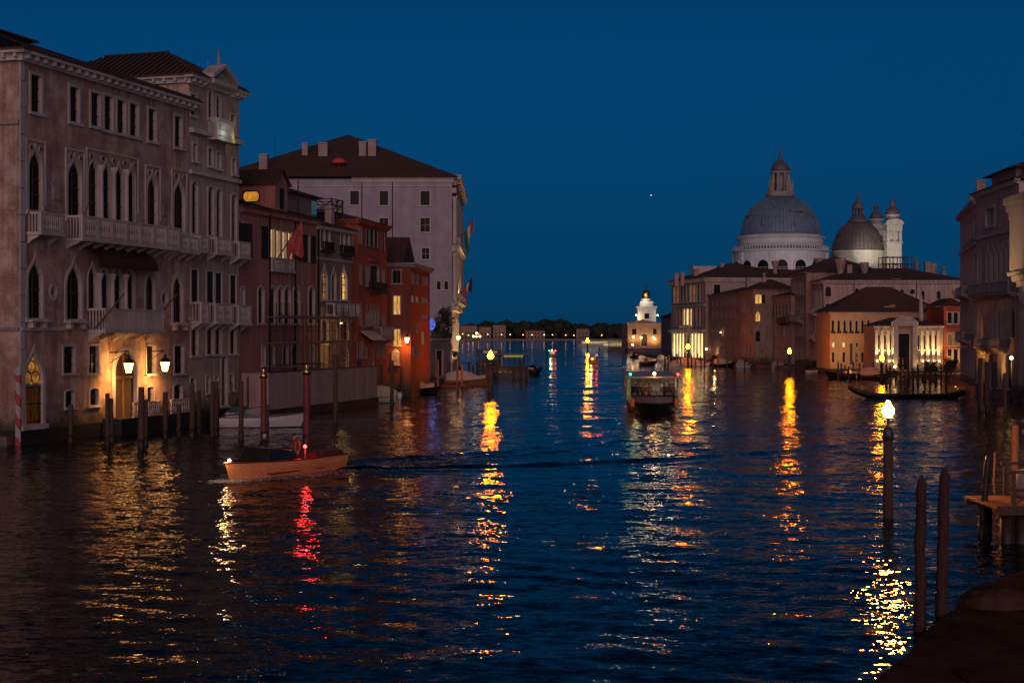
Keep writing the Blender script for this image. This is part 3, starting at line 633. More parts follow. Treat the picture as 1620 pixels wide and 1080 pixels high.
MB().add([(ua-.03,y,z) for y,z in [(2.55-.75*math.sin(2*math.pi*k/20),18.95+max(-.42,min(.42,.62*math.cos(2*math.pi*k/20)))) for k in range(20)]],[tuple(range(20))]).build('oval_window', G['litorange'], at_)
m=MB(); m.tube([(ua-.05,2.55-.8*math.sin(2*math.pi*k/20),18.95+max(-.47,min(.47,.66*math.cos(2*math.pi*k/20)))) for k in range(21)],.06,5); m.build('oval_frame', G['iron'], at_)
m=MB(); m.box(.2,ua-.6,.4,5,17.3,18.0); 
Db = Bld('grey_house', 'narrow grey brown house with tall lit arched windows next to the brick red house', C1, D1, 12, 16.9, 'greywall')
f = Db.front
for a in ((507,513.5,365,394),(515,521.5,366,395),(539,545,371,400),(546.5,552.5,372,401)): f.win(*a,e=.12,nx=1,nz=2)
f.win(508,517.5,420,474,'gothic','litdim',e=.16,nx=2,nz=3); f.win(539,548.5,421,474,'gothic','lit',e=.16,nx=2,nz=3,mm='iron'); f.win(524,531,424,474,'gothic','glass',e=.14,nx=2,nz=3)
f.balc(507,522,383,396,dep=.5,mat='iron',plainrail=True,corbels=False); f.balc(537,554,389,402,dep=.5,mat='iron',plainrail=True,corbels=False); f.balc(515,556,480,497,dep=.9)
for a in ((509,519,507,543),(538,551,509,538)): f.win(*a,e=.12,nx=2,nz=3)
f.cornice(17.1,.45,.45,.6); f.band(zat(411,138)-.1,zat(411,138)+.1,.1)
Db.walls(); rf = Db.hip(1.6,.5,'tile',17.1)
p = Db.loc(509,500,137); 
m = MB(); m.box(-1.2,7.6,3.4,9,17.1,20.3); o = m.build('roof_attic', G['darkwall'], Db.e); Db.hip(1.1,.5,'tile',20.3,x0=-1.9,x1=8.2,y0=2.9,y1=9.6,name='attic_roof')
m=MB(); m.box(6.4,7.5,3.35,3.395,18.6,19.9); m.build('attic_window', G['litblue'], o)
chimney(rf, 5.0, .9, 17.3, 19.2, .7, 'box', 'pale')
# roof terrace of timber
m = MB(); x0,x1,y0,y1 = 8.2,11.2,2.0,6.5
m.box(x0,x1,y0,y1,18.9,19.05)
for x in (x0+.1,(x0+x1)/2,x1-.1):
    for y in (y0+.1,y1-.1): m.box(x-.07,x+.07,y-.07,y+.07,17.1,20.3)
for y in (y0+.05,y1-.05):
    for z in (19.6,20.2): m.box(x0,x1,y-.04,y+.04,z,z+.08)
    for k in range(2):
        a=x0+(x1-x0)*k/2; b=x0+(x1-x0)*(k+1)/2; m.tube([(a,y,19.05),(b,y,20.2)],.04,4); m.tube([(b,y,19.05),(a,y,20.2)],.04,4)
for x in (x0+.05,x1-.05):
    for z in (19.6,20.2): m.box(x-.04,x+.04,y0,y1,z,z+.08)
    for k in range(3):
        a=y0+(y1-y0)*k/3; b=y0+(y1-y0)*(k+1)/3; m.tube([(x,a,19.05),(x,b,20.2)],.04,4); m.tube([(x,b,19.05),(x,a,20.2)],.04,4)
m.build('roof_terrace', G['wood'], Db.e)
for px in (492,498): 
    p=Cb.loc(px,330,133); MB().tube([(p.x,1.2,17.2),(p.x,1.2,21)],.04,5).build('vent_pipe', G['rail'], Cb.e)

# --- brick red house
E0 = gp(566,637)*0; E0 = Vector(((566-CX)/F*146,146)); E1 = Vector(((612-CX)/F*157,157))
Eb = Bld('red_house', 'bright brick red house with a dark loggia and a small white balcony', E0, E1, 12, 18.3, 'redwall', 'stonedark')
f = Eb.front
for a in ((567.5,571.5,357,386),(579,583.5,362,389),(585,590.5,363,391),(592,597,364,392),(604,608,369,396)): f.win(*a,e=.045,nx=2,nz=2,pane='glass',shut=4 if a[0]>570 else 0)
for a in ((568,571.5,417,450),(604,608,425,456),(578.5,582,420,453)): f.win(*a,e=.045,nx=2,nz=3)
f.win(585,599,421,459,e=.16,nx=3,nz=2,label='dark wide loggia window'); f.balc(583,601,447,461,dep=.8,mat='shutter',plainrail=True,corbels=False)
for a in ((568,571.5,478,515),(578,582.5,482,516),(584,588,480,516),(589.5,593.5,481,516),(595,599,482,516),(604,608,490,518)): f.win(*a,'gothic',e=.04,nx=1,nz=2)
f.balc(590,609,517,535,dep=1.0,label='small white stone balcony')
u0,u1=f.u(570),f.u(592); z=f.z(581,537); m=MB(); m.add([(u0,-.02,z+.9),(u1,-.02,z+.9),(u1,-1.3,z),(u0,-1.3,z),(u0,-.02,z+.83),(u1,-.02,z+.83),(u1,-1.3,z-.07),(u0,-1.3,z-.07)],[(0,1,2,3),(7,6,5,4),(0,3,7,4),(1,5,6,2),(3,2,6,7)],0,False,f.M); m.build('awning', G['tarpcream'], Eb.e)
for a in ((565.5,568.5,541,568),(570.5,573.5,540,567),(577,580,549,566),(595.5,599,536,566),(604,607.5,540,565)): f.win(*a,e=.045,nx=1,nz=2)
f.win(585,591,552,605,'gothic',pane='wood',e=.14,name='door')
f.cornice(18.55,.55,.5,.6,'redwall'); Eb.left.cornice(18.5,.5,.45,.6,'redwall')
s_=Eb.left; s_.winm(11.2,14.4,.5,2.2,e=.1); Eb.walls(); rf=Eb.hip(1.5,.5,'tile',18.55)
m=MB(); m.box(f.u(583),f.u(601),-.18,-.004,f.z(592,414),f.z(592,410),0,f.M); m.build('hood_mould', G['redwall'], Eb.e)
# --- dark red corner house with street lamp
F0 = Vector(((650-CX)/F*160,160)); F1 = Vector(((680-CX)/F*175,175))
Fb = Bld('dark_red_corner_house', 'dark red corner house with yellow lit windows, a small white shrine and a gabled roof', F0, F1, 12, 14.5, 'darkred', 'stonedark')
f=Fb.left
f.win(621.5,633.5,428,448,e=.16,nx=2,nz=1); f.win(622.5,633,468,497,pane='lit',e=.13,nx=2,nz=1,mm='iron'); f.win(623.5,632.5,521,546,pane='lit',e=.13,nx=2,nz=1,mm='iron')
c,z0=f.u(626),f.z(626,576); m=MB(); m.box(c-.42,c+.42,-.18,-.004,z0,z0+1.25,0,f.M); m.prism([(c-.5,z0+1.25),(c+.5,z0+1.25),(c,z0+1.75)],-.24,-.004,0,f.M); m.box(c-.5,c+.5,-.3,-.004,z0-.14,z0-.003,0,f.M); o=m.build('shrine',G['istria'],Fb.e)
MB().box(c-.24,c+.24,-.2,-.185,z0+.2,z0+1.0,0,f.M).build('shrine_recess',G['pale'],o)
f.cornice(14.75,.45,.4,.5,'stonedark'); f=Fb.front
for px,ya,yb,lit in ((653,432,449,0),(660,434,450,0),(669,437,452,0),(674,438,452,0),(652,468,478,2),(659,469,478,2),(668,471,479,1),(673,472,479,1),(668,496,503,1),(673,497,504,1),(659,515,526,1),(668,525,544,2),(653,548,561,1),(660,550,562,0)):
    f.win(px-1.6,px+1.6,ya,yb,pane=('glass','litdim','lit')[lit],e=.05,nx=2 if lit<2 else 0,nz=1)
f.cornice(14.75,.5,.5,.5,'stonedark'); Fb.walls(); Fb.hip(3.1,.4,'tile',14.75,gable=True,x0=-.4,x1=9,y0=.8,y1=12.4)
o=Fb.left; u=o.u(645.5); 
M=o.M@Matrix.Translation((u,-.75,zat(538,160))); m=MB(); m.lathe([(.16,.28),(.3,.3),(.1,.5),(.03,.62)],6); m.tube([(0,.74,.5),(0,.3,.75),(0,0,.55)],.03,5); l=m.build('lantern',G['iron'],Fb.e,M)
MB().lathe([(.14,-.28),(.26,.28)],6).build('lantern_glass',G['bulbwhite'],l); wash(l,(0,-.5,-.1),(0,.75,-1.5),230,(1,.36,.05),160,.15)

# --- the big pale palace at the end
G0=Vector(((715-CX)/F*232,232)); Gb=Bld('great_pale_palace','huge pale lilac palace with hipped roof, its canal front lit warm',G0,Vector(((727-CX)/F*272,272)),40,31.6,'lilac')
f=Gb.left
for a in ((600.7,614,302.5,324.7),(665.4,679.7,302.5,324.7),(554,568,302,324),(600.7,614,345,367),(665.4,679.7,345,366.7),(667.5,679,392.6,410)): f.win(*a,e=.18,shut=4 if a[2]<303 else 0,nx=2,nz=2,mm='pale')
for x in (0,1): f.win(691+12*x,697+12*x,445,458,e=.15)
m=MB(); m.box(24,40.3,-.16,-.004,31.1,31.9,0,f.M); 
m.build('fascia',G['istria'],Gb.e); f.pipe(621,1,31); f.pipe(572.5,1,31)
m=MB(); m.box(-.02,40,-.12,-.005,30.4,30.55,0,f.M); m.build('string_course',G['istria'],Gb.e)
f=Gb.front
f.cornice(32.3,1.6,1.5,1.0,u0=.2)
for i in range(7):
    u=2.6+i*5.4
    for z,h in ((4,5.2),(12.6,5.6),(21.6,5.6)): f.winm(u,z,2.0,h,'round','litwhite' if z<5 and i%2 else 'glass',e=.3)
for i in range(8):
    u=.5+i*5.4-.4
    for dx in (0,.9):
        for z,h in ((12.2,7.6),(21.2,7.6)): MB().lathe([(.42,z),(.36,z+.3),(.33,z+h-.7),(.5,z+h)],8,u+dx,-.45,0,True,f.M).build('column',G['istria'],Gb.e)
f.balcony(0,39,12.0,13.3,1.3); f.balcony(0,39,21.0,22.2,1.3); f.band(10.6,11.4,.7); f.band(20,20.6,.7); f.band(29.4,30.2,.7)
for i in range(5):
    wash(Gb.e,(1.0+i*7,-2.4,1.6),(1.0+i*7,0,9),1300,(1,.56,.2),110)
for i in range(3): wash(Gb.e,(2+i*9,-1.2,13.4),(2+i*9,0,20),260,(1,.6,.25),120)
Gb.walls(); rf=Gb.hip(9.2,.9,'tile',32.0,y1=38)
m=MB(); 
for px,ya,yb,k in ((417,244,279,1.3),(482.7,226,247,.9),(511.5,226,248,1.5),(574,224,246,1.2),(589,221,237,1.3)):
    d=233.5 if px<430 else 240.6; p=Gb.loc(px,(ya+yb)/2,d); chimney(rf,p.x,p.y,33.0 if px<430 else 35.0,zat(ya,d),k,'box','pale')
p=Gb.loc(435,260,236); antenna(rf,p.x,p.y,zat(285,236),zat(216,236))
p=Gb.loc(570,275,236); m=MB(); m.box(p.x-.4,p.x+.1,p.y-5,p.y+5,32,34.2); o=m.build('roof_deck',G['wood'],Gb.e)
q=at(536,255,235); m=MB(); m.lathe([(1.3,-.35),(1.1,.1),(.5,.45),(.03,.6)],8,0,0); m.tube([(0,0,-2.5),(0,0,.6)],.05,5)
tag(m.build('parasol',plain('red_parasol_cloth',(.75,.06,.06),.8,0,.1),None,Matrix.Translation(q)),'small red parasol open on the roof of the great pale palace','parasol')
# low wing of the big palace roof seen on the left
Lw=Bld('low_roofed_house','low pale house with a dark tiled roof just left of the hipped palace roof',Vector(((340-CX)/F*255,255)),Vector(((470-CX)/F*254,254)),10,31.8,'lilac'); Lw.walls(); Lw.hip(3.2,.5,'tile',32.0,y0=-2)
# garden wall with gate by the corner
gw=Bld('garden_wall','dark garden wall with a barred gate below the vine',Vector(((681-CX)/F*200,200)),Vector(((712-CX)/F*214,214)),.5,6.0,'stonedark',cat='wall'); f=gw.front; f.winm(gw.L*.45,.9,5,3.6,pane='shutter',e=.25,nx=7,nz=2,mm='iron',name='gate'); gw.walls(); f.band(6.0,6.25,.2)
q=at(679,513,198); m=MB(); ring(m,0,0,.75,0,.12,20); ring(m,0,0,.45,.0,.1,16)
for k in range(6): a=math.pi*k/3; m.tube([(0,0,0),(.75*math.cos(a),0,.75*math.sin(a))],.07,5)
o=m.build('light_ornament',G['bluelight'],None,Matrix.Translation(q)); tag(o,'round blue light ornament glowing on a post beside the dark red house','light ornament')
MB().tube([(0,.1,-.8),(0,.1,zat(513,198)*-1+.5)],.06,6).build('post',G['iron'],o); lamp(o,(0,-.3,0),60,(.15,.25,1),.4)
# ================================================================= RIGHT BANK
def V2(px, d): return Vector(((px-CX)/F*d, d))
Hb=Bld('white_palace','white stone palace with a brilliantly lit pillared ground floor and one tall lit window above',V2(1062,362),V2(1116,335),22,19.6,'pale'); f=Hb.front
L=Hb.L; n=10
for i in range(n):
    u=1.4+(L-2.8)*(i+.5)/n
    if i in (4,5):
        if i==4: f.winm(L/2,.95,2.6,5.6,'round','wood',.2,name='door')
    else: f.winm(u,1.3,1.75,5.6,'rect','litcolumn',.1)  # panes glow for the lit hall and for lamp light on the columns
for i in range(n+1):
    u=1.4+(L-2.8)*i/n; m=MB(); m.box(u-.2,u+.2,-.16,-.006,.95,6.9,0,f.M); m.box(u-.32,u+.32,-.3,-.005,6.903,7.28,0,f.M); m.build('pilaster',G['istria'],Hb.e)
f.band(7.3,7.9,.8)
for i in range(5): wash(Hb.e,(3+5.2*i,-1.8,1.2),(3+5.2*i,0,4.5),260,(1,.62,.22),120)
for i,pn in enumerate(['litdim','glass','glass','litwhite','litwhite','litwhite','glass','glass','glass']):
    u=1.6+(L-3.2)*(i+.5)/9; f.winm(u,8.6,1.9,4.4,'round',('litcolumn' if i==4 else pn) if 3<=i<=5 else 'glass',.15,nx=2 if i<3 or i>5 else 0,nz=1)
    f.winm(u,14.4,1.8,4.0,'rect','litdim' if i in (0,1,5,6) else 'glass',.22,nx=2,nz=1,mm='pale')
    if i<8: m=MB(); m.lathe([(.2,8.4),(.16,12.6),(.26,13.1)],6,u+(L-3.2)/18,-.1,0,True,f.M); m.box(u+(L-3.2)/18-.14,u+(L-3.2)/18+.14,-.14,-.004,14.0,18.7,0,f.M); m.build('half_column',G['pale'],Hb.e)
f.balcony(9.5,17.5,8.0,9.0,1.0); f.band(13.3,13.8,.3); f.cornice(19.9,1.0,.8,.9); Hb.right.cornice(19.9,1.0,.8,.9)
Hb.right.winm(2.8,14.2,1.6,4,e=.2,pane='glass'); Hb.walls(); rf=Hb.hip(4.0,.8,'tile',19.9)
for px,ya,yb,k in ((1069.5,432,446,.9),(1079,431,445,.9),(1101,425,440,1.0),(1142,416,428,.9)): p=Hb.loc(px,ya,348); chimney(rf,p.x,p.y,zat(yb,348)-1,zat(ya,348),k,'box','rosewall')
p=Hb.loc(1113,424,352); m=MB(); m.box(p.x-1,p.x+1,p.y-3,p.y+3,21,zat(421,352)); m.build('roof_dormer',G['istria'],rf)
Kl=Bld('small_brown_house','little brown house squeezed left of the white palace with lit pillars',V2(1046,392),V2(1061,372),8,11.5,'brownwall','brownwall'); Kl.front.row(2,1,Kl.L-1,5,1,1.8,pane='litdim'); Kl.walls(); rf=Kl.hip(1.6,.4); chimney(rf,3,3,12,16,1.0,'box','rosewall')

Jb=Bld('dark_tall_house','plain dark house between the white palace and the house with orange windows',V2(1121,334),V2(1171,314),14,15.6,'darkwall','darkwall'); f=Jb.front
for z in (2,6.2,10.2,13.0): f.row(6,1.5,Jb.L-1.5,z,.9,2.0 if z<13 else 1.4,pane='glass',nx=2,nz=2,e=.05,mm='pale')
f.winm(Jb.L*.42,1.0,1.2,2.6,pane='litdim',e=.15,name='door'); f.winm(Jb.L*.33,1.1,.8,2.2,pane='litwhite',e=.15,name='door')
f.cornice(15.8,.4,.4,.6,'darkwall'); Jb.walls(); rf=Jb.hip(1.8,.4,'tile',15.8); chimney(rf,Jb.L*.85,3,16,19.2,.9,'box','rosewall')
lamp(Jb.e,f.M@Vector((Jb.L*.30,-.8,2.6)),60,(1,.6,.25),.1); lamp(Jb.e,f.M@Vector((1.0,-.9,3.4)),160,(1,.55,.16),.12)
MB().ball((Jb.L*.46,-.45,7.2),.16).build('wall_lamp',G['bulbwhite'],Jb.e); MB().ball((1.0,-.9,3.4),.24).build('wall_lamp',G['bulbwhite'],Jb.e)
Mf=Bld('steep_roofed_house','dark house with steep gable behind, showing two small pale attic windows',V2(1186,345),V2(1228,338),12,19,'darkwall'); Mf.front.row(2,1.2,4.6,18.2-1.3,.5,1.0,pane='litdim'); Mf.walls(); rf=Mf.hip(3.2,.4,gable=True); chimney(rf,6.3,2,19.5,24,1.1,'flare','rosewall')

Kb=Bld('brown_corner_house','brown corner house with two bright orange windows one above the other',V2(1171,314),V2(1192,299),9,15.9,'brownwall','stonedark'); f=Kb.front
for z,sh in ((2,'rect'),(6.6,'gothic'),(11.2,'rect')): f.row(4,1.2,Kb.L-1.2,z,1.1,2.4,sh,pane=lambda i,z=z:'litdim' if z==6.6 and i in(1,2) else 'glass',nx=2,nz=2,e=.05)
f=Kb.right
f.win(1195,1205,466,480,pane='lit',e=.16,nx=2,nz=1,shut=2); f.win(1195.5,1202.5,491,508,'gothic','lit',.2,nx=2,nz=1); f.win(1195.5,1202.5,521,540,'gothic','glass',.12,nx=2,nz=2)
Kb.front.cornice(16.1,.4,.4,.6,'brownwall'); f.cornice(16.1,.4,.4,.6,'brownwall'); Kb.walls(); rf=Kb.hip(2.2,.4,'tile',16.1); p=Kb.loc(1214.5,450,303); chimney(rf,p.x,3,15.8,19.6,.8,'pot','rosewall')
Lb=Bld('rose_house','faded rose house with wooden balcony, low between taller neighbours',V2(1216,302),V2(1252,286),12,14.4,'rosewall','stonedark'); f=Lb.front
for z in (2.0,6.2,10.4): f.row(6,1,Lb.L-1,z,1.0,2.3,'rect',pane=lambda i,z=z:'litdim' if z==6.2 and i==4 else 'glass',nx=2,nz=2,e=.05,shut=0 if z<10 else 1)
f.balcony(Lb.L*.55,Lb.L*.95,9.2,10.2,1.0,'wood',plainrail=True); f.cornice(14.6,.4,.4,.6,'rosewall'); Lb.walls(); Lb.hip(1.5,.4,'tile',14.6)
Mb=Bld('tall_brown_house','tall brown house with overhanging roof and pale curtained windows left of the corner palace',V2(1251,290),V2(1275,276),14,18.6,'brownwall','stonedark'); f=Mb.front
for z in (2,6.4,10.6,14.4): f.row(5,1,Mb.L-1,z,1.1,2.6,'gothic' if z>6 and z<12 else 'rect',pane=lambda i,z=z:'litdim' if (z>14 and i in(1,3)) else 'glass',nx=2,nz=2,e=.05)
f.winm(Mb.L*.06,19.5-2,.4,.9,pane='lit',e=.1); f.balcony(2,Mb.L-2,9.4,10.4,1.0); f.cornice(18.8,.4,.5,.6,'brownwall'); Mb.walls(); rf=Mb.hip(3.2,.5,'tile',18.8)
for px,ya,yb in ((1297,408,440),): p=Mb.loc(px,ya,292); chimney(rf,p.x,p.y,18.5,zat(ya,292),1.5,'flare','pale')

Nb=Bld('corner_palace','broad rose stone corner palace with many flared chimneys and long side wall',V2(1273,284),V2(1303,267),26,16.4,'rosepale'); f=Nb.front
for z,h in ((2.0,3.0),(6.6,3.6),(11.6,3.4)): f.row(7,1.2,Nb.L-1.2,z,1.15,h,'round',nx=2,nz=2,e=.07)
f.balcony(4,12.5,5.9,6.9,1.0); f.balcony(4,12.5,10.7,11.6,1.0); f.band(5.2,5.6,.25); f.band(10.1,10.5,.25); f.cornice(16.8,.7,.7,.8)
f=Nb.right
f.win(1305.5,1314.5,453,469,'round',e=.12,nx=2,nz=2); f.win(1305,1315,480,503,'round',e=.12,nx=2,nz=2)
for px,ya,yb in ((1355.6,456,470.5),(1376.7,457,471),(1427,458,472),(1459.5,460,474),(1485,460,473)): f.win(px-3,px+3,ya,yb,'round',e=.09)
for px,py in ((1401.5,461),(1443.5,461.5)): f.win(px-4,px+4,py-4,py+4,'oval',e=.09)
f.cornice(16.8,.7,.7,.8); f.pipe(1450,1,16); f.pipe(1351,1,16); Nb.walls(); rf=Nb.hip(2.5,.7,'tile',16.8)
for px,ya,yb,k,kd,mt in ((1329.5,409,446,1.3,'flare','rosewall'),(1343.5,419,446,.9,'box','rosewall'),(1367.5,415,448,1.0,'flare','rosewall'),(1467,414,450,1.0,'box','rosewall'),(1475,417,452,1.1,'flare','rosewall'),(1492.5,421,447,.7,'pot','darkwall'),(1449,407,440,.6,'pot','darkwall')):
    d=272 if px<1400 else 276; p=Nb.loc(px,ya,d); chimney(rf,p.x,p.y,zat(yb,d)-1.2,zat(ya,d),k,kd,mt)
p=Nb.loc(1414,420,284); m=MB(); x,y=p.x,p.y; z0,z1=zat(428,284),zat(407,284)
q0=Nb.loc(1390,420,286); q1=Nb.loc(1436,420,286)
for k in range(5):
    g=q0.lerp(q1,k/4)
    for off in (0,3.0): m.box(g.x-.08+off,g.x+.08+off,g.y-.08,g.y+.08,z0-2.2,z1)
for off in (0,3.0):
    for zz in (z0,(z0+z1)/2,z1): m.tube([(q0.x+off,q0.y,zz),(q1.x+off,q1.y,zz)],.07,4)
    for k in range(24): g=q0.lerp(q1,(k+.5)/24); m.tube([(g.x+off,g.y,z0),(g.x+off,g.y,(z0+z1)/2)],.03,4)
m.build('roof_terrace',G['wood'],Nb.e)
p=Nb.loc(1415,448,268); MB().box(p.x-1.2,p.x+1.2,p.y-.9,p.y+.9,16.9,zat(441,268)).build('roof_dormer',G['rosewall'],rf)

Ob=Bld('ochre_house','ochre house washed in street light with seven narrow top windows under a hipped roof',V2(1313,250),V2(1491,250),11,10.5,'ochre'); f=Ob.front
for i in range(7): f.win(1317.3+9.4*i-1.6,1317.3+9.4*i+1.9,507,524,e=.12,nx=1,nz=2); 
for i in range(7): u=f.u(1318+9.4*i); f.b and MB().box(u-.35,u+.35,-.35,-.005,f.z(1340,527),f.z(1340,523.8),0,f.M).build('window_box',G['shutter'],Ob.e)
for px in (1318.5,1335): f.win(px-1.9,px+1.9,542,549,pane='litwhite',e=.1)
for px in (1356,1374.5): f.win(px-1.5,px+1.5,542,549,e=.1)
f.win(1344,1349,543,577,'round',pane='wood',e=.14,name='door')
for px in (1318,1335,1355,1364.5,1374): f.win(px-2,px+2,557,573,e=.12,nx=2,nz=2)
wash(Ob.e,(1.5,-6,4.5),(2,0,5.5),330,(1,.50,.14),140); wash(Ob.e,(6.5,-6,4.5),(6,0,5.5),330,(1,.50,.14),140); f.cornice(10.75,.4,.4,.7); Ob.walls(); rf=Ob.hip(4.4,.5,'tile',10.75,inset=8)
for px,ya,yb in ((1402,484,496),(1410.5,482,495),(1464,483,500)): p=Ob.loc(px,ya,251); chimney(rf,p.x,.9,10.4,zat(ya,251),.9,'box','pale')
Pb=Bld('uplit_pavilion','low pale pavilion with lamps shining up its tall pilasters',V2(1383,238),V2(1492,238),7,8.1,'pale'); f=Pb.front
ups=(1386,1395,1405,1412,1448,1458,1467,1476,1484)
for px in ups:
    u=f.u(px); m=MB(); m.box(u-.22,u+.22,-.32,-.006,2.9,7.4,0,f.M); m.box(u-.32,u+.32,-.45,-.005,2.4,2.897,0,f.M); m.build('pilaster',G['istria'],Pb.e)
for px in ups:
    u=f.u(px); MB().ball((u,-.75,2.45),.13,0,8).build('uplight',G['bulbwhite'],Pb.e); l=lamp(Pb.e,(u,-.95,2.75),420,(1,.6,.2),.08,'SPOT',None,R(70)); l.rotation_euler=(R(180-8),0,0)
for a,b in zip(ups[:3]+ups[4:8],ups[1:4]+ups[5:9]): f.win((a+b)/2-1.7,(a+b)/2+1.7,530,553,e=.1,nx=1,nz=2)
um=f.u(1430); m=MB(); m.box(um-1.9,um-1.2,-1.0,-.006,.9,8.2,0,f.M); m.box(um+1.2,um+1.9,-1.0,-.006,.9,8.2,0,f.M); m.box(um-2.1,um+2.1,-1.1,-.006,8.203,8.8,0,f.M); m.prism([(um-2.2,8.803),(um+2.2,8.803),(um+1.0,9.7),(um-1.0,9.7)],-1.0,-.006,0,f.M); m.build('portal',G['istria'],Pb.e)
f.winm(um,.95,1.8,6.0,pane='glass',e=.12,name='door'); wash(Pb.e,(um-1.2,-2.6,1.4),(um-1,0,4),60,(1,.62,.24)); wash(Pb.e,(um+1.6,-2.6,1.4),(um+1.6,0,4),40,(1,.62,.24))
f.cornice(8.3,.4,.3,.6,u1=um-2.2); f.cornice(8.3,.4,.3,.6,u0=um+2.2); Pb.walls(); rf=Pb.hip(1.3,.3,'tile',8.3)
q=at(1457,502,239); o=MB().lathe([(.38,-.6),(.42,.4),(.34,1.4),(.22,3.2),(.05,4.1)],10).build('folded_parasol',G['istria'],None,Matrix.Translation(q)); tag(o,'tall closed white parasol standing on the roof above the uplit pavilion','parasol')
Qb=Bld('narrow_red_house','narrow brick red house wedged between the uplit pavilion and the tall right palace',V2(1493.5,237.8),V2(1526,237.8),10,11.4,'redwall'); f=Qb.front
f.row(3,.4,3.4,2.2,.7,2.2,pane='glass'); f.row(3,.4,3.4,5.0,.7,2.0,pane='litdim',fm='istria'); f.row(3,.4,3.4,8.6,.7,1.8,pane='glass'); f.band(7.5,7.8,.15,mat='redwall'); f.cornice(11.6,.4,.3,.6,'redwall'); Qb.walls(); rf=Qb.hip(1.2,.3,'tile',11.6); chimney(rf,2.4,2,11.7,14.2,.6,'flare','pale')
f.winm(.9,.95,.9,2.2,pane='litorange',e=.1,name='door'); lamp(Qb.e,(1.2,-2,3.0),120,(1,.42,.1),.2)

R1=Bld('narrow_right_palace','pale right bank palace seen almost edge on with two chimneys',V2(1519,189),V2(1545,164),14,21.8,'rosepale'); f=R1.front
for z,h in ((2,3),(7,4),(12.4,4.2),(18,2)): f.row(7,1.4,R1.L-1.4,z,1.2,h,'gothic' if 5<z<15 else 'rect',nx=2,nz=2,e=.06)
f.balcony(6,18,6.2,7.2,1.0); f.balcony(6,18,11.6,12.6,1.0); f.band(17,17.4,.25); f.cornice(22.1,.6,.6,.8); R1.left.cornice(22.1,.6,.6,.8); R1.walls(); rf=R1.hip(1.5,.5,'tile',22.1)
for y,k,z in ((3,.9,24.6),(14,1.0,25.4)): chimney(rf,y,1.4,22.1,z,k,'box','rosewall')
R2=Bld('gothic_right_palace','tall rose grey palace at right with five light gothic window',V2(1545.3,163.6),V2(1612,147),14,22.4,'rosepale'); f=R2.front
f.win(1559,1573.5,330,357,pane='cabinwall',e=.26,nx=2,nz=0,mm='rail',label='large pale attic window')
for i in range(5): f.win(1563+8.1*i-2.7,1563+8.1*i+2.7,389-i*2,447-i*1.0,'gothic',e=.14,nx=1,nz=2)
for a in ((1546.5,1551.5,394,449),(1603.5,1609,380,445)): f.win(*a,'gothic',e=.18,nx=2,nz=2)
for i in range(3): f.win(1572+8*i-2.6,1572+8*i+2.6,480-i,534,'gothic',e=.14,nx=1,nz=2)
for a in ((1547,1552,485,533),(1598,1606,474,533)): f.win(*a,'gothic',e=.18,nx=2,nz=2)
f.balc(1545.8,1610,448,465,dep=1.0,mat='stonedark'); f.balc(1556,1596,535,549,dep=1.0,mat='stonedark')
f.band(zat(374,160)-.2,zat(374,160)+.1,.25); f.band(zat(470,158)-.15,zat(470,158)+.15,.2)
for a in ((1547,1551,572,604),(1556,1561,565,604),(1565,1572,560,612),(1580,1585,562,612),(1592,1600,556,614)): f.win(*a,'round',pane='glass',e=.2,nx=2,nz=2)
for a in ((1541+6,1560,553,561),(1566,1590,553,558)): f.win(*a,pane='litorange',e=.08)
wash(R2.e,(f.u(1556),-2.2,3.2),(f.u(1556),0,4.6),150,(1,.36,.05),130); wash(R2.e,(f.u(1590),-2.2,3.2),(f.u(1590),0,4.4),110,(1,.42,.1),130)
f.cornice(22.7,.6,.6,.8); R2.walls(); rf=R2.hip(2.8,.7,'tile',22.7); chimney(rf,R2.L*.9,1.6,22.5,27.6,1.0,'box','pale')
m=MB(); m.box(f.u(1560),f.u(1598),.6,5,22.7,24.2); m.build('roof_attic',G['rosewall'],R2.e); R2.hip(.9,.6,'tile',24.2,x0=f.u(1556),x1=f.u(1604),y0=-.1,y1=5.6,name='attic_roof')
# nearest right house with the stone bay
Sb=Bld('bay_window_house','near house at the right edge whose carved stone bay catches warm lamp light',Vector((46.9,133)),Vector((44.8,110)),10,19.0,'pale'); f=Sb.front
zc=zat(312,131); m=MB(); u0,u1=.6,9.0
m.box(u0,u1,-1.5,-.005,zat(430,131),zat(345,131),0,f.M); 
for k,(a,b,o_) in enumerate(((345,334,1.6),(333.6,323,1.8),(322.6,312,2.05))): m.box(u0-.0-.1*k,u1+.1*k,-o_,-.005,zat(a,131),zat(b,131),0,f.M)
for k,(a,b,o_) in enumerate(((436,430.3,1.75),(445,436.3,1.35),(454,445.3,.95),(462,454.3,.5))): m.box(u0+.1*k,u1,-o_,-.005,zat(a,131),zat(b,131),0,f.M)
m.build('bay',G['istria'],Sb.e)
for z in (2,6): f.row(5,1.5,f.L-1,z,1.2,2.6,'round',pane='litdim' if z==2 else 'glass',nx=2,nz=2)
Sb.walls(); Sb.hip(1.6,.1,'tile',19.1)
wash(Sb.e,(1.0,-7.0,9.0),(2.0,-1.0,16.5),620,(1,.55,.24),80)
m=MB(); m.tube([(0,0,-7.6),(0,0,0)],.06,6); o=m.build('street_lamp',G['iron'],None,Sb.W@f.M@Matrix.Translation((-1.5,-5.0,7.5))) if False else None
f.win(1612,1619,577,600,pane='litdim',e=.1,nx=3,nz=4,mm='iron') if False else None

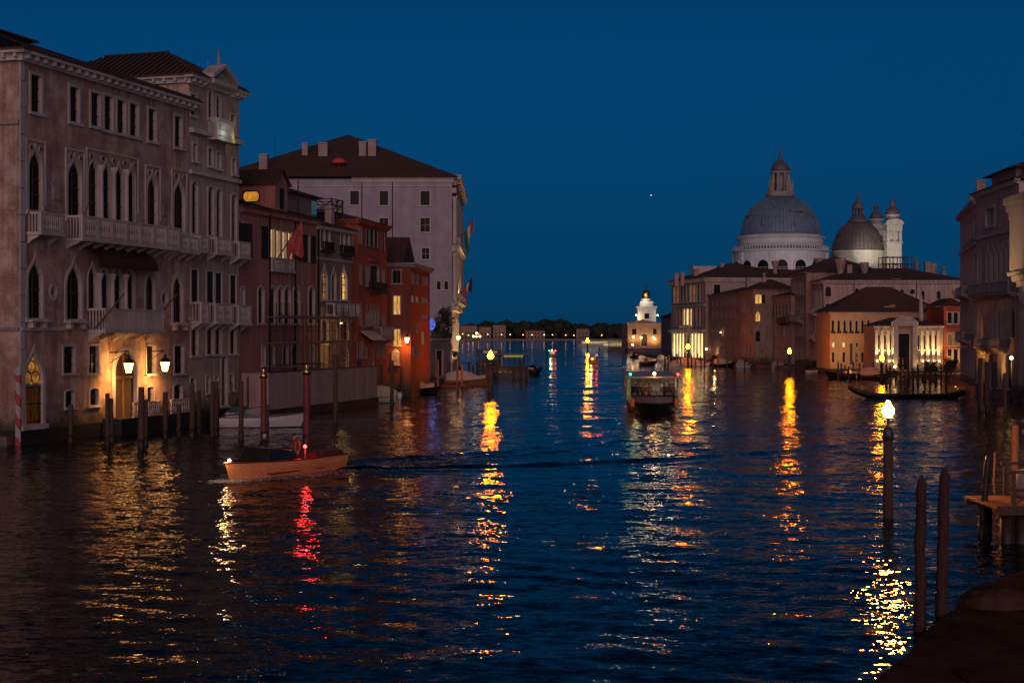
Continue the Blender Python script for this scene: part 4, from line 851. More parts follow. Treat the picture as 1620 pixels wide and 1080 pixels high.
# ================================================================= the domed church
CHD=460.0; ce=empty('domed_church',at(1234.4,HY+H*F/CHD,CHD),0,'great floodlit white church with two lead domes and twin bell towers','church')
k=CHD/F
def Z(py): return zat(py,CHD)
cz=lambda py: Z(py)
m=MB(); m.lathe([(14.6,0),(14.6,cz(399)),(15.2,cz(399)),(15.2,cz(397))],48,0,0,0,False,None,math.pi/48)
drum=m.build('drum',G['church'],ce)
m=MB(); m.lathe([(13.3,cz(397)),(13.3,cz(379)),(13.0,cz(376)),(12.6,cz(373))],48); 
m.build('attic_ring',G['church'],ce)
m=MB(); 
for j in range(96):
    a=2*math.pi*j/96; m.box(-.13,.13,-.13,.13,cz(396.8),cz(392),0,Matrix.Rotation(a,4,'Z')@Matrix.Translation((14.9,0,0)))
m.lathe([(14.75,cz(392)),(15.1,cz(392)),(15.1,cz(391)),(14.75,cz(391))],48); m.build('drum_balustrade',G['church'],ce)
m=MB(); m.lathe([(13.5,cz(379)),(14.0,cz(378)),(14.0,cz(376.5)),(13.2,cz(376))],48); m.build('cornice',G['church'],ce)
# arched drum windows and pilasters
for j in range(16):
    a=R(-90)+2*math.pi*(j+.62)/16; M=Matrix.Rotation(a+R(90),4,'Z')@Matrix.Translation((0,-14.62,cz(434)))
    o=outline('round',3.6,(434-414)*k); g=grow(o,3.6,(434-414)*k,.5); nn=len(o)
    fr=MB(); fr.add([(x,-.35,z) for x,z in o]+[(x,-.35,z) for x,z in g]+[(x,.4,z) for x,z in g]+[(x,.3,z) for x,z in o],[q for i in range(nn) for q in ((i,(i+1)%nn,nn+(i+1)%nn,nn+i),(nn+i,nn+(i+1)%nn,2*nn+(i+1)%nn,2*nn+i),((i+1)%nn,i,3*nn+i,3*nn+(i+1)%nn))]); w_=fr.build('window',G['church'],ce,M)
    MB().add([(x,-.04,z) for x,z in o],[tuple(range(nn))]).build('pane',G['glass'],w_); link('mullion',mull_mesh('round',3.6,(434-414)*k,3,3,'stonedark',.14),w_,Matrix.Translation((0,-.34,0)))
    M2=Matrix.Rotation(a+R(90)+math.pi/16,4,'Z'); 
    if j%2==0: p_=MB(); p_.box(-.8,.8,-15.05,-14.55,cz(440),cz(400.5),0,M2); p_.build('pilaster',G['church'],ce)
prof=[(12.35*math.cos(t),cz(373)+(cz(313)-cz(373))*math.sin(t)/math.sin(R(69))) for t in [R(69)*i/14 for i in range(15)]]
o=MB().lathe(prof,64).build('dome',G['lead'],ce)
m=MB()
for j in range(64):
    a=2*math.pi*j/64; m.tube([((r+.04)*math.cos(a),(r+.04)*math.sin(a),z) for r,z in prof],.10,4)
m.build('dome_rib',G['lead'],o)
for px,py in ((1199,357),(1246,357),(1284.5,359),(1218,330),(1250,337)):
    dx=(px-1234.4)*k; zz=cz(py); r=[p for p in prof if p[1]<=zz][-1][0]; y=-math.sqrt(max(r*r-dx*dx,1))
    m=MB(); m.box(dx-(.35 if py>340 else 1.9 if px==1250 else .4),dx+(.35 if py>340 else 1.9 if px==1250 else .4),y-.5,y+.6,zz-(1.0 if py>340 else .3),zz+(1.0 if py>340 else .3)); m.build('dome_hatch',G['leaddark'],o)
lant=MB(); lant.lathe([(4.5,cz(313)),(4.5,cz(304)),(4.25,cz(303.5)),(4.2,cz(313)-.0)],32)
lo=lant.build('lantern_terrace',G['stonedark'],ce)
m=MB()
for j in range(8):
    a=2*math.pi*(j+.5)/8; M=Matrix.Rotation(a,4,'Z'); m.box(2.35,3.0,-.42,.42,cz(304),cz(274),0,M)
    m.prism([(3.0,cz(303)),(4.1,cz(303)),(4.0,cz(299)),(3.5,cz(292)),(3.15,cz(282)),(3.0,cz(280))],-.25,.25,0,M)
    m.lathe([(.22,cz(299)),(.3,cz(296)),(.12,cz(291)),(.18,cz(288)),(.02,cz(286))],6,3.95,0,0,True,M)
m.lathe([(3.2,cz(275)),(3.3,cz(272)),(3.05,cz(271.8))],24); m.lathe([(1.6,cz(304)),(1.6,cz(274))],12)
lb=m.build('lantern',G['stonedark'],ce)
m=MB(); m.lathe([(2.95,cz(272)),(2.9,cz(268)),(2.5,cz(262)),(1.7,cz(257)),(.8,cz(254)),(.75,cz(252)),(.45,cz(247)),(.28,cz(243)),(.55,cz(241.5)),(.3,cz(240)),(.25,cz(237)),(.3,cz(235.5)),(.05,cz(233))],24); m.build('lantern_cupola',G['leaddark'],lb)
# scroll buttresses around the drum foot and church body
m=MB(); m.lathe([(22,0),(22,cz(446)),(20,cz(440)),(14.6,cz(434))],8,0,0,0,False,None,math.pi/8); m.build('church_body',G['church'],ce)
# second dome
D2=476.0; c2=at(1357.3,HY,D2)-ce.location; c2.z=0; zz=lambda py: zat(py,D2)
m=MB(); m.lathe([(8.5,0),(8.5,zz(400)),(8.8,zz(399.6)),(8.8,zz(397.5)),(8.1,zz(397))],32,c2.x,c2.y); m.build('small_drum',G['church'],ce)
prof2=[(8.15*math.cos(t)*(1.02 if i<3 else 1),zz(398)+(zz(352)-zz(398))*math.sin(t)/math.sin(R(66))) for i,t in enumerate([R(66)*i/10 for i in range(11)])]
o=MB().lathe(prof2,48,c2.x,c2.y).build('small_dome',G['leaddark'],ce)
m=MB()
for j in range(40): a=2*math.pi*j/40; m.tube([(c2.x+(r+.03)*math.cos(a),c2.y+(r+.03)*math.sin(a),z) for r,z in prof2],.09,4)
m.build('dome_rib',G['leaddark'],o)
m=MB(); m.lathe([(3.4,zz(352)),(3.3,zz(349)),(2.7,zz(347.5)),(2.3,zz(343)),(2.0,zz(342))],20,c2.x,c2.y)
for j in range(8): a=2*math.pi*(j+.5)/8; m.cyl(c2.x+1.55*math.cos(a),c2.y+1.55*math.sin(a),zz(343),zz(330),.26,n=6)
m.lathe([(1.95,zz(330)),(1.9,zz(327.5)),(1.6,zz(323)),(.9,zz(318.5)),(.5,zz(317)),(.32,zz(310)),(.25,zz(305)),(.03,zz(301))],16,c2.x,c2.y); m.build('small_lantern',G['leaddark'],ce)
# bell towers
for px,dd,s_,top in ((1412,470,1.0,0),(1386,500,1.0,8)):
    b=at(px,HY,dd)-ce.location; b.z=0; q=lambda py,dd=dd: zat(py+top*.9,dd); t=MB(); X,Y=b.x,b.y; h=2.35
    t.box(X-h,X+h,Y-h,Y+h,0,q(385)); t.box(X-h-.3,X+h+.3,Y-h-.3,Y+h+.3,q(385)+.003,q(383))
    for sx in (-1,1):
        for sy in (-1,1): t.box(X+sx*h-(.75 if sx>0 else 0),X+sx*h+(.75 if sx<0 else 0),Y+sy*h-(.75 if sy>0 else 0),Y+sy*h+(.75 if sy<0 else 0),q(383)+.003,q(360))
    t.box(X-.3,X+.3,Y-h+.05,Y-h+.6,q(383)+.003,q(360)); t.box(X-h+.05,X-h+.6,Y-.3,Y+.3,q(383)+.003,q(360)); t.box(X-1.5,X+1.5,Y-1.2,Y+1.5,q(383)+.003,q(360))
    t.box(X-h,X+h,Y-h,Y+h,q(365),q(360)) if False else None
    t.box(X-h-.15,X+h+.15,Y-h-.15,Y+h+.15,q(366),q(356)); t.box(X-h-.6,X+h+.6,Y-h-.6,Y+h+.6,q(356)+.003,q(353.5))
    pr=[(X-h-.5,q(353.5))]+[(X-(h+.5)*math.cos(math.pi*i/10),q(353.5)+1.3*math.sin(math.pi*i/10)) for i in range(1,10)]+[(X+h+.5,q(353.5))]
    t.prism(pr,Y-h-.5,Y-h+.1); t.lathe([(2.1,q(353)),(2.1,q(342)),(2.5,q(341.5)),(2.5,q(339.5))],16,X,Y)
    tw=t.build('bell_tower',G['church'],ce)
    MB().lathe([(2.3,q(339.5)),(2.2,q(335)),(1.6,q(330)),(.75,q(327)),(.7,q(321)),(.95,q(320)),(.5,q(317)),(.06,q(312))],16,X,Y).build('cupola',G['leaddark'],tw)
# floodlights on the roofs in front of the church
def flood(px,py,d,tx,ty,td,p,col,ang): l=lamp(None,at(px,py,d),p,col,.5,'SPOT',None,R(ang)); aim(l,at(tx,ty,td)); wl=l.matrix_world; l.parent=ce; l.location=l.location-ce.location; return l
flood(1160,440,425,1225,395,448,850,(.84,.92,1),75); flood(1310,430,428,1260,395,450,600,(.86,.93,1),70)
flood(1235,440,395,1234,350,452,420,(.72,.86,1),80)
flood(1384,432,448,1410,378,468,2300,(1,.84,.55),60); flood(1436,430,448,1412,380,468,1900,(1,.84,.55),60); flood(1368,415,456,1384,355,497,1500,(1,.86,.6),50)
flood(1340,425,462,1350,395,472,160,(1,.85,.55),80)

# ================================================================= customs house on the point
de=Bld('customs_house','small floodlit customs house on the point with a white tower carrying a golden globe',V2(993,560),V2(1046,560),30,zat(512,560),'ochre'); f=de.front
f.win(1000,1007,520,529,e=.25,nx=2,nz=2); f.win(1014.5,1024,528,547,'round',pane='wood',e=.5,name='door'); f.win(1033,1039,520,529,e=.25,nx=2,nz=2)
f.cornice(zat(511,560),.8,.5,1.2); de.walls(plinth=1.1); de.hip(zat(505,560)-zat(511,560),.3,'tilered',zat(511,560))
d6=575.0; t=MB(); p=de.loc(1022,500,d6); X,Y=p.x,p.y; q=lambda py: zat(py,d6)
t.box(X-3.6,X+3.6,Y-3.6,Y+3.6,5,q(487)); t.box(X-4.1,X+4.1,Y-4.1,Y+4.1,q(487)+.003,q(484.5)); t.box(X-2.6,X+2.6,Y-2.6,Y+2.6,q(484.5)+.003,q(477)); t.lathe([(2.2,q(477)),(2.0,q(473)),(1.2,q(472))],12,X,Y)
tw=t.build('tower',G['church'],de.e); MB().box(X-.9,X+.9,Y-3.68,Y-3.605,q(504),q(496)).build('tower_window',G['glass'],tw)
g=MB(); g.ball((X,Y,q(466)),1.75,0,16); g.tube([(X,Y,q(459)),(X,Y,q(456)),(X+.2,Y,q(453)),(X+.9,Y,q(450.5))],[.3,.38,.3,.1],6); g.tube([(X-.3,Y,q(456)),(X-1.0,Y,q(452))],.14,5); g.build('golden_globe',G['gold'],tw)
for px,py in ((1002,533),(1014.5,534),(1034,534),(1036,536)):
    c=de.loc(px,py,558.6); o=MB().ball((c.x,c.y,c.z),.36,0,8).build('wall_lamp',G['bulbwhite'],de.e); wash(o,(c.x,c.y-1.2,c.z-1.5),(c.x,c.y+1,c.z+.5),120,(1,.55,.2),150)
lamp(de.e,(X-7,Y-8,q(478)),350,(1,.85,.5),.4); lamp(de.e,(X+4,Y-9,q(500)),150,(.9,.95,1),.4); lamp(de.e,(X-3.5,Y-4.8,q(502)),120,(1,.7,.3),.3); lamp(de.e,(X-1,Y-4.5,q(470)),260,(1,.9,.6),.2)
for px,py in ((1006.5,498.5),(1040.5,498.5)): c=de.loc(px,py,571); MB().ball((c.x,c.y,c.z),.3,0,8).build('roof_lamp',G['bulbwhite'],de.e)
# ================================================================= water
import numpy as np
def water():
    ds = [-70.0]
    while ds[-1] < 9000: d = ds[-1]; ds.append(d+(max(.22, d*.0058) if d > 14 else 2.0))
    ds = np.array(ds); nc = 460
    c = np.linspace(-1, 1, nc); c = np.sign(c)*(np.abs(c)*.62+.38*np.abs(c)**5*2.2)
    X = c[None,:]*(np.maximum(ds, 0)[:,None]+60)*.62; Y = np.repeat(ds[:,None], nc, 1)
    sp = np.maximum(np.gradient(ds)[:,None]*np.ones((1,nc)), np.gradient(X, axis=1))
    Zv = np.zeros_like(X); rng = np.random.default_rng(3)
    for i in range(46):
        lam = 1.1*1.075**i; th = rng.normal(R(75), .75); kx, ky = 2*np.pi/lam*np.cos(th), 2*np.pi/lam*np.sin(th)
        att = np.clip(lam/(3.2*sp)-.6, 0, 1); amp = .0062*lam**.30*(.55+.9*rng.random())/2.1
        Zv += amp*att*np.sin(kx*X+ky*Y+rng.random()*6.28+.6*np.sin(.21*X/lam+rng.random()*6))
    # wake of the passing launch: diverging ridges that spread behind it
    path = np.array([(-9.4,75.6),(-5.5,77.6),(-1,79.6),(5,83.5),(11,90),(18,100),(26,114)])
    best = np.full(X.shape, 1e9); lat = np.zeros_like(X); along = np.zeros_like(X); acc = 0
    for a, b in zip(path[:-1], path[1:]):
        t = b-a; L = np.hypot(*t); t = t/L; u = np.clip((X-a[0])*t[0]+(Y-a[1])*t[1], 0, L); dx = X-a[0]-u*t[0]; dy = Y-a[1]-u*t[1]; dd = np.hypot(dx, dy)
        m = dd < best; best[m] = dd[m]; lat[m] = (dx*-t[1]+dy*t[0])[m]; along[m] = (acc+u)[m]; acc += L
    att = np.exp(-along/26)*(along > .01)
    for off, hgt in ((.0,-.10),):
        Zv += hgt*np.exp(-(lat/1.0)**2)*att
    spread = .8+.19*along
    for sgn in (-1, 1):
        Zv += .17*np.exp(-((lat-sgn*spread)/.6)**2)*att*(1+.4*np.sin(along*1.3)); Zv -= .09*np.exp(-((lat-sgn*(spread+1.3))/.7)**2)*att
        Zv += .10*np.exp(-((lat-sgn*(spread+2.7))/.7)**2)*att
    Zv += .035*np.sin(along*1.9)*np.exp(-(lat/(spread+.3))**2)*att
    nr = len(ds); V = np.stack([X,Y,Zv],-1).reshape(-1,3)
    i = np.arange(nr-1)[:,None]*nc+np.arange(nc-1)[None,:]; Q = np.stack([i,i+1,i+nc+1,i+nc],-1).reshape(-1,4)
    me = bpy.data.meshes.new('water'); me.vertices.add(len(V)); me.vertices.foreach_set('co', V.ravel().astype(np.float32))
    me.loops.add(Q.size); me.loops.foreach_set('vertex_index', Q.ravel().astype(np.int32)); me.polygons.add(len(Q))
    me.polygons.foreach_set('loop_start', np.arange(0, Q.size, 4, dtype=np.int32)); me.polygons.foreach_set('loop_total', np.full(len(Q), 4, np.int32))
    me.polygons.foreach_set('use_smooth', np.ones(len(Q), bool)); me.update(); me.validate()
    m, t, p = newmat('canal_water'); p.inputs['Base Color'].default_value = (.002,.007,.009,1); p.inputs['Roughness'].default_value = .035; p.inputs['IOR'].default_value = 1.13
    geo = N(t,'ShaderNodeNewGeometry'); s = None
    def vec(scale, amp, detail, stretch=(1,1,1)):
        mpn = N(t,'ShaderNodeMapping'); mpn.inputs['Scale'].default_value = stretch; t.links.new(geo.outputs['Position'], mpn.inputs[0])
        n = N(t,'ShaderNodeTexNoise', Scale=scale, Detail=detail, Roughness=.55); t.links.new(mpn.outputs[0], n.inputs['Vector'])
        a = N(t,'ShaderNodeVectorMath', operation='SUBTRACT'); a.inputs[1].default_value = (.5,.5,.5); t.links.new(n.outputs['Color'], a.inputs[0])
        b = N(t,'ShaderNodeVectorMath', operation='MULTIPLY'); b.inputs[1].default_value = (amp*1.45,amp*1.05,0); t.links.new(a.outputs[0], b.inputs[0]); return b.outputs[0]
    mpc = N(t,'ShaderNodeMapping'); mpc.inputs['Scale'].default_value = (.028,.075,1); t.links.new(geo.outputs['Position'], mpc.inputs[0]); nc_ = N(t,'ShaderNodeTexNoise', Scale=1.0, Detail=3.0); t.links.new(mpc.outputs[0], nc_.inputs['Vector'])
    calm = ramp(t, nc_.outputs[0], [(.36,(.5,.5,.5)),(.62,(1.25,1.25,1.25))])
    cur = geo.outputs['Normal']
    for v in (vec(.8,WAVE[0],2.0,(.75,1.25,1)), vec(2.9,WAVE[1],2.0,(.7,1.3,1)), vec(8.0,WAVE[2],1.0)):
        a = N(t,'ShaderNodeVectorMath', operation='ADD'); sc_=N(t,'ShaderNodeVectorMath', operation='MULTIPLY'); t.links.new(v, sc_.inputs[0]); t.links.new(calm, sc_.inputs[1]); t.links.new(cur, a.inputs[0]); t.links.new(sc_.outputs[0], a.inputs[1]); cur = a.outputs[0]
    nn = N(t,'ShaderNodeVectorMath', operation='NORMALIZE'); t.links.new(cur, nn.inputs[0]); t.links.new(nn.outputs[0], p.inputs['Normal'])
    me.materials.append(m); o = link('water', me); tag(o, kind='structure')
WAVE = (.15,.42,.20)
water()

# ================================================================= far shore
structure('far_shore', MB().slab([(-900,1500),(900,1500),(1400,1900),(-1400,1900)],-2,1.2), 'darkwall')
m=MB(); rnd=random.Random(5)
def wood_top(px):
    return {0:512}.get(px) or (516-7*math.exp(-((px-800)/60)**2)-9*math.exp(-((px-880)/30)**2)-4*math.exp(-((px-960)/20)**2)+2.0*math.sin(px*.21)+1.3*math.sin(px*.53))
for k in range(1500):
    px=rnd.uniform(640,1080); d=rnd.uniform(1560,1800); top=zat(wood_top(px)+ (4 if px<745 else 0),d); h=rnd.uniform(3,9)
    z=max(2.0,top-h*rnd.uniform(.9,2.0)) if rnd.random()>.3 else top-h*.9; r=rnd.uniform(3.5,7); p=at(px,HY,d)
    n=9; vs=[]; 
    for j in range(5):
        for i in range(n): a=2*math.pi*i/n; q=math.pi*j/4; rr=r*math.sin(q)*rnd.uniform(.6,1.15); vs.append((p.x+rr*math.cos(a),p.y+rr*math.sin(a),z-h*math.cos(q)*rnd.uniform(.8,1.05)))
    m.add(vs,[(j*n+i,j*n+(i+1)%n,(j+1)*n+(i+1)%n,(j+1)*n+i) for j in range(4) for i in range(n)])
tag(m.build('far_wood',G['leafdark']),kind='stuff')
for px0,px1,py,lab in ((728,755,515,'low pale far shore block at the left end, beside the lit palace corner'),(758,777,517,'far shore block second from the left, under the dark trees'),(780,800,514,'taller square far shore block with reddish walls'),(832,862,523,'long low far shore shed below the highest trees'),(912,932,520,'small far shore house behind the distant orange channel lamp')):
    b=Bld('far_building',lab,Vector(((px0-CX)/F*1510,1510)),Vector(((px1-CX)/F*1510,1510)),12,zat(py,1510),'brownwall',group='buildings on the far shore'); n=int(b.L/3.5)
    for z in (2.5,6.2): b.front.row(n,1,b.L-1,z,1.2,1.8,fm='brownwall')
    b.walls(plinth=0); b.hip(2.0,.3,'tile')
proto=None
for i,(px,py) in enumerate(((732,528),(757,528),(771.6,528.5),(793.5,529),(807,529),(827.6,529.5),(841.7,529.5),(861,529.5),(874,529.5),(895,530),(908,530.3),(952,530),(741,530),(748,530.5))):
    p=at(px,py,1498)
    if proto is None:
        proto=empty('shore_lamp',p,0,'one of the row of tiny warm lamps along the far shore','street lamp','lamps along the far shore'); MB().ball((0,0,0),.55,0,8).build('globe',G['farlamp'],proto); MB().cyl(0,0,-6,-.6,.12,n=5).build('post',G['iron'],proto)
    else: c=copy_tree(proto); c.location=p
p=at(823,517.5,1560); 
tag(MB().ball((0,0,0),5,0,8).build('star',G['star'],None,Matrix.Translation(at(1030,309,15000))),kind='structure')

# ================================================================= people
def person_mesh(J, key, coat, legs):
    names=list(J); idx={}; vs=[]; rr=[]; ed=[]
    def v(p,r): vs.append(Vector(p)); rr.append(r); return len(vs)-1
    for nme,(p,r) in J.items(): idx[nme]=v(p,r)
    for a,b in (('pelvis','waist'),('waist','chest'),('chest','neck'),('neck','jaw'),('jaw','head'),('head','crown')): ed.append((idx[a],idx[b]))
    for s in 'LR':
        for a,b in (('chest','sh'+s),('sh'+s,'el'+s),('el'+s,'wr'+s),('wr'+s,'pa'+s),('pelvis','hip'+s),('hip'+s,'kn'+s),('kn'+s,'an'+s),('an'+s,'toe'+s)): ed.append((idx[a if a in idx else a],idx[b]))
        wr,pa=vs[idx['wr'+s]],vs[idx['pa'+s]]; d=(pa-wr).normalized(); side=d.cross(Vector((0,0,1))); side=(side if side.length>.1 else Vector((0,1,0))).normalized(); dn=d.cross(side).normalized()
        for q,ln in ((-1.5,.065),(-.5,.08),(.5,.075),(1.5,.058)):
            a=v(pa+side*q*.019+d*.035,.0095); b=v(pa+side*q*.021+d*(.035+ln*.6)+dn*.012,.0088); c=v(pa+side*q*.021+d*(.03+ln)+dn*.034,.007); ed+=[(idx['pa'+s],a),(a,b),(b,c)]
        a=v(wr.lerp(pa,.55)+side*.042,.011); b=v(wr.lerp(pa,.9)+side*.058+dn*.015,.009); ed+=[(idx['pa'+s],a),(a,b)]
    me=bpy.data.meshes.new(key); me.from_pydata(vs,ed,[]); o=bpy.data.objects.new(key,me); COL.objects.link(o)
    bm=bmesh.new(); bm.from_mesh(me); ly=bm.verts.layers.skin.verify(); bm.verts.ensure_lookup_table()
    for i,q in enumerate(bm.verts): q[ly].radius=(rr[i],rr[i]*(.72 if i in (idx['chest'],idx['waist'],idx['pelvis']) else 1)); q[ly].use_root=(i==idx['pelvis'])
    bm.to_mesh(me); bm.free(); o.modifiers.new('s','SKIN'); sb=o.modifiers.new('u','SUBSURF'); sb.levels=sb.render_levels=1
    dg=bpy.context.evaluated_depsgraph_get(); out=bpy.data.meshes.new_from_object(o.evaluated_get(dg)); bpy.data.objects.remove(o); out.name=key
    out.materials.clear()
    for g in ('skin',coat,legs,'boatdark'): out.materials.append(G[g])
    nk=J['neck'][0][2]; hips=J['pelvis'][0]; wrs=[Vector(J['wr'+s][0]) for s in 'LR']; pas=[Vector(J['pa'+s][0]) for s in 'LR']; toes=[Vector(J['toe'+s][0]) for s in 'LR']+[Vector(J['an'+s][0]) for s in 'LR']
    knees=[Vector(J['kn'+s][0]) for s in 'LR']
    for f in out.polygons:
        c=f.center; mi=1
        if c.z>nk+.02: mi=0
        elif min((c-p).length for p in pas)<.13 : mi=0
        elif min((c-p).length for p in toes)<.1: mi=3
        elif c.z<hips[2]-.02 and min((c-p).length for p in wrs)>.16: mi=2
        f.material_index=mi; f.use_smooth=True
    # facial features: nose, ears, eyes
    return out
def pose(kind):
    J={'pelvis':((0,0,.94),.15),'waist':((0,0,1.12),.135),'chest':((.01,0,1.36),.16),'neck':((.02,0,1.50),.055),'jaw':((.04,0,1.57),.07),'head':((.03,0,1.66),.092),'crown':((.02,0,1.73),.07)}
    for s,y in (('L',1),('R',-1)):
        J['sh'+s]=((0,.19*y,1.43),.065); J['hip'+s]=((0,.09*y,.88),.10); J['kn'+s]=((.03,.10*y,.49),.062); J['an'+s]=((0,.11*y,.09),.042); J['toe'+s]=((.17,.13*y,.035),.035)
        if kind=='steer': J['el'+s]=((.14,.25*y,1.17),.048); J['wr'+s]=((.38,.17*y,1.16),.032); J['pa'+s]=((.45,.15*y,1.18),.034)
        else: J['el'+s]=((-.02,.26*y,1.15),.048); J['wr'+s]=((.06,.25*y,.90),.032); J['pa'+s]=((.09,.245*y,.82),.034)
    if kind=='lean':
        for n in ('chest','neck','jaw','head','crown','shL','shR','waist'): p,r=J[n]; J[n]=((p[0]+(p[2]-.94)*.22,p[1],p[2]-.02),r)
        for s,y in (('L',1),('R',-1)): J['el'+s]=((.30,.25*y,1.20),.048); J['wr'+s]=((.50,.14*y,1.10),.032); J['pa'+s]=((.57,.10*y,1.09),.034)
    if kind=='sit':
        for n,(p,r) in list(J.items()): J[n]=((p[0],p[1],p[2]-.44),r)
        for s,y in (('L',1),('R',-1)):
            J['hip'+s]=((.05,.09*y,.47),.1); J['kn'+s]=((.46,.11*y,.50),.065); J['an'+s]=((.44,.12*y,.09),.042); J['toe'+s]=((.60,.13*y,.035),.035)
            J['el'+s]=((.10,.25*y,.73),.048); J['wr'+s]=((.30,.15*y,.60),.032); J['pa'+s]=((.37,.13*y,.57),.034)
    return J
PM={}
def person(kind, loc, rz, label, coat='jacket', legs='jeans', hair='hair', group=None, s=1.0):
    k=(kind,coat,legs)
    if k not in PM: PM[k]=person_mesh(pose(kind),'person',coat,legs)
    o=link('person',PM[k]); o.location=loc; o.rotation_euler=(0,0,rz); o.scale=(s,s,s); tag(o,label,'person',group)
    hd=Vector(pose(kind)['head'][0]); hk=('hair',kind,hair)
    if hk not in PM:
        m=MB(); pr=[(1e-5,.125),(.05,.118),(.085,.085),(.098,.04),(.094,-.01),(.07,-.06)]; m.lathe(pr,12,hd.x-.012,hd.y,0,True,Matrix.Translation((0,0,hd.z))); PM[hk]=m.mesh('hair',G[hair])
        m=MB(); x=hd.x+.088; m.add([(x,-.014,hd.z-.03),(x,.014,hd.z-.03),(x+.03,0,hd.z-.025),(x-.002,0,hd.z+.025)],[(0,1,2),(1,3,2),(3,0,2)])
        for y in (-.095,.095): m.ball((hd.x-.005,y,hd.z-.01),.028,0,6)
        for y in (-.033,.033): m.ball((x+.0,y,hd.z+.02),.011,1,6)
        m.box(x-.004,x+.006,-.024,.024,hd.z-.066,hd.z-.058,2); PM[('face',kind)]=m.mesh('face',[G['skin'],G['hair'],G['coatred']])
    link('hair',PM[hk],o); link('face',PM[('face',kind)],o); return o

# ================================================================= boats
def hull(L,B,fb,draft=.35,bow=.5,rise=.25,sternw=.8,n=18,rake=.12,flare=.82,prow=2.2):
    """shell lofted from stern (x=0) to bow (x=L); returns (sections, sheer points)"""
    S=[]
    for i in range(n+1):
        t=i/n; wv=B/2*(sternw+(1-sternw)*min(1,t/.4)) if t<.4 else B/2*max(0.012,(1-((t-.4)/.6)**prow))
        z=fb+rise*max(0,(t-.35)/.65)**1.8; x=L*t
        S.append([(x,0,-draft*(1-.75*t**3)),(x,wv*flare*.75,-draft*.6*(1-t**3)),(x+rake*.4*t*z,wv*flare,.02),(x+rake*t*z,wv*.97,z*.6),(x+rake*1.6*t*z,wv,z)])
    return S
def hull_mesh(S,mi_low=1,mi=0,low=2):
    m=MB(); n=len(S); k=len(S[0])
    for sg in (1,-1):
        vs=[(x,y*sg,z) for s in S for x,y,z in s]
        for j in range(k-1):
            fs=[(i*k+j,i*k+j+1,(i+1)*k+j+1,(i+1)*k+j) for i in range(n-1)]; o=len(m.v)
            m.add(vs,fs,mi_low if j<low else mi,True)
    s=S[0]; m.add([(x,y,z) for x,y,z in s]+[(x,-y,z) for x,y,z in s[::-1]],[tuple(range(2*k))],mi); return m
def deck_mesh(S,x0,x1,dz=-.03,mi=0,inset=.0):
    m=MB(); P=[s[-1] for s in S if x0-1e-6<=s[0][0]<=x1+1e-6]
    vs=[(x,max(y-inset,.01),z+dz) for x,y,z in P]+[(x,-max(y-inset,.01),z+dz) for x,y,z in P]; n=len(P); 
    return m.add(vs,[(i,i+1,n+i+1,n+i) for i in range(n-1)],mi,True)
def rim(S,r=.05,sgs=(1,-1)):
    m=MB()
    for sg in sgs: m.tube([(x,y*sg,z) for x,y,z in [s[-1] for s in S]],r,6)
    return m
def boat(name,label,px0,px1,wl,group=None,cat='boat'):
    pass
# --- motor launch crossing in the foreground, bow to the left
Lx=empty('motor_launch',(-9.35,75.6,0),math.atan2(-8.0,-4.75),'orange hulled motor launch speeding left with a red side light and two people aboard','boat')
S=hull(7.75,2.4,.80,.4,rise=.10,sternw=.86,rake=.35)
hull_mesh(S,0,0).build('hull',[G['varnish']],Lx); deck_mesh(S,5.4,8.0).build('foredeck',G['varnishdark'],Lx); deck_mesh(S,0,2.1).build('aft_deck',G['varnishdark'],Lx)
MB().box(2.0,6.0,-1.05,1.05,.22,.27).build('floor',G['varnishdark'],Lx); rim(S,.045).build('gunwale',G['varnishdark'],Lx)
m=MB(); m.add([(6.2,-.9,.84),(6.2,.9,.84),(5.9,.85,1.45),(5.9,-.85,1.45)],[(0,1,2,3)]); m.add([(6.2,.9,.84),(4.4,1.15,.75),(4.6,1.05,1.25),(5.9,.85,1.45)],[(0,1,2,3)]); m.add([(6.2,-.9,.84),(4.4,-1.15,.75),(4.6,-1.05,1.25),(5.9,-.85,1.45)],[(0,1,2,3)])
ws=m.build('windscreen',G['ferryglass'],Lx)
m=MB(); m.tube([(4.6,-1.05,1.27),(5.9,-.85,1.47),(5.9,.85,1.47),(4.6,1.05,1.27)],.035,5); m.tube([(6.2,-.9,.84),(5.9,-.85,1.45)],.03,5); m.tube([(6.2,.9,.84),(5.9,.85,1.45)],.03,5); m.build('windscreen_frame',G['rail'],ws)
m=MB(); m.box(2.6,3.3,-1,1,.271,.7); m.box(2.3,2.6,-1,1,.271,1.0); m.build('seat',G['varnishdark'],Lx)
m=MB(); m.box(.2,1.7,-.8,.8,.70,1.02); m.build('engine_hatch',G['varnishdark'],Lx)
m=MB(); m.box(5.2,5.6,-.8,-.2,.272,1.1); m.tube([(5.12+.05*math.cos(k*.628),-.5+.2*math.sin(k*.628),1.12+.2*math.cos(k*.628)) for k in range(11)],.018,5); m.build('helm',G['varnishdark'],Lx)
m=MB(); m.tube([(3.55,1.06,.7),(3.55,1.06,1.33)],.03,5); l=m.build('light_post',G['rail'],Lx); MB().ball((3.55,1.06,1.40),.085,0,8).build('red_light',G['rednav'],l); lamp(l,(3.55,1.2,1.42),20,(1,.03,.03),.09)
MB().ball((7.98,.08,1.0),.07,0,8).build('bow_lamp',G['head'],Lx); lamp(Lx,(8.3,.1,1.0),16,(1,.55,.2),.08)
def onboat(e,x,y,z): return (Matrix.Translation(e.location)@Matrix.Rotation(e.rotation_euler.z,4,'Z')@Vector((x,y,z)))
person('steer',onboat(Lx,4.75,-.5,.275),Lx.rotation_euler.z,'person in dark jacket and pale cap steering the launch behind its windscreen',hair='flagw')
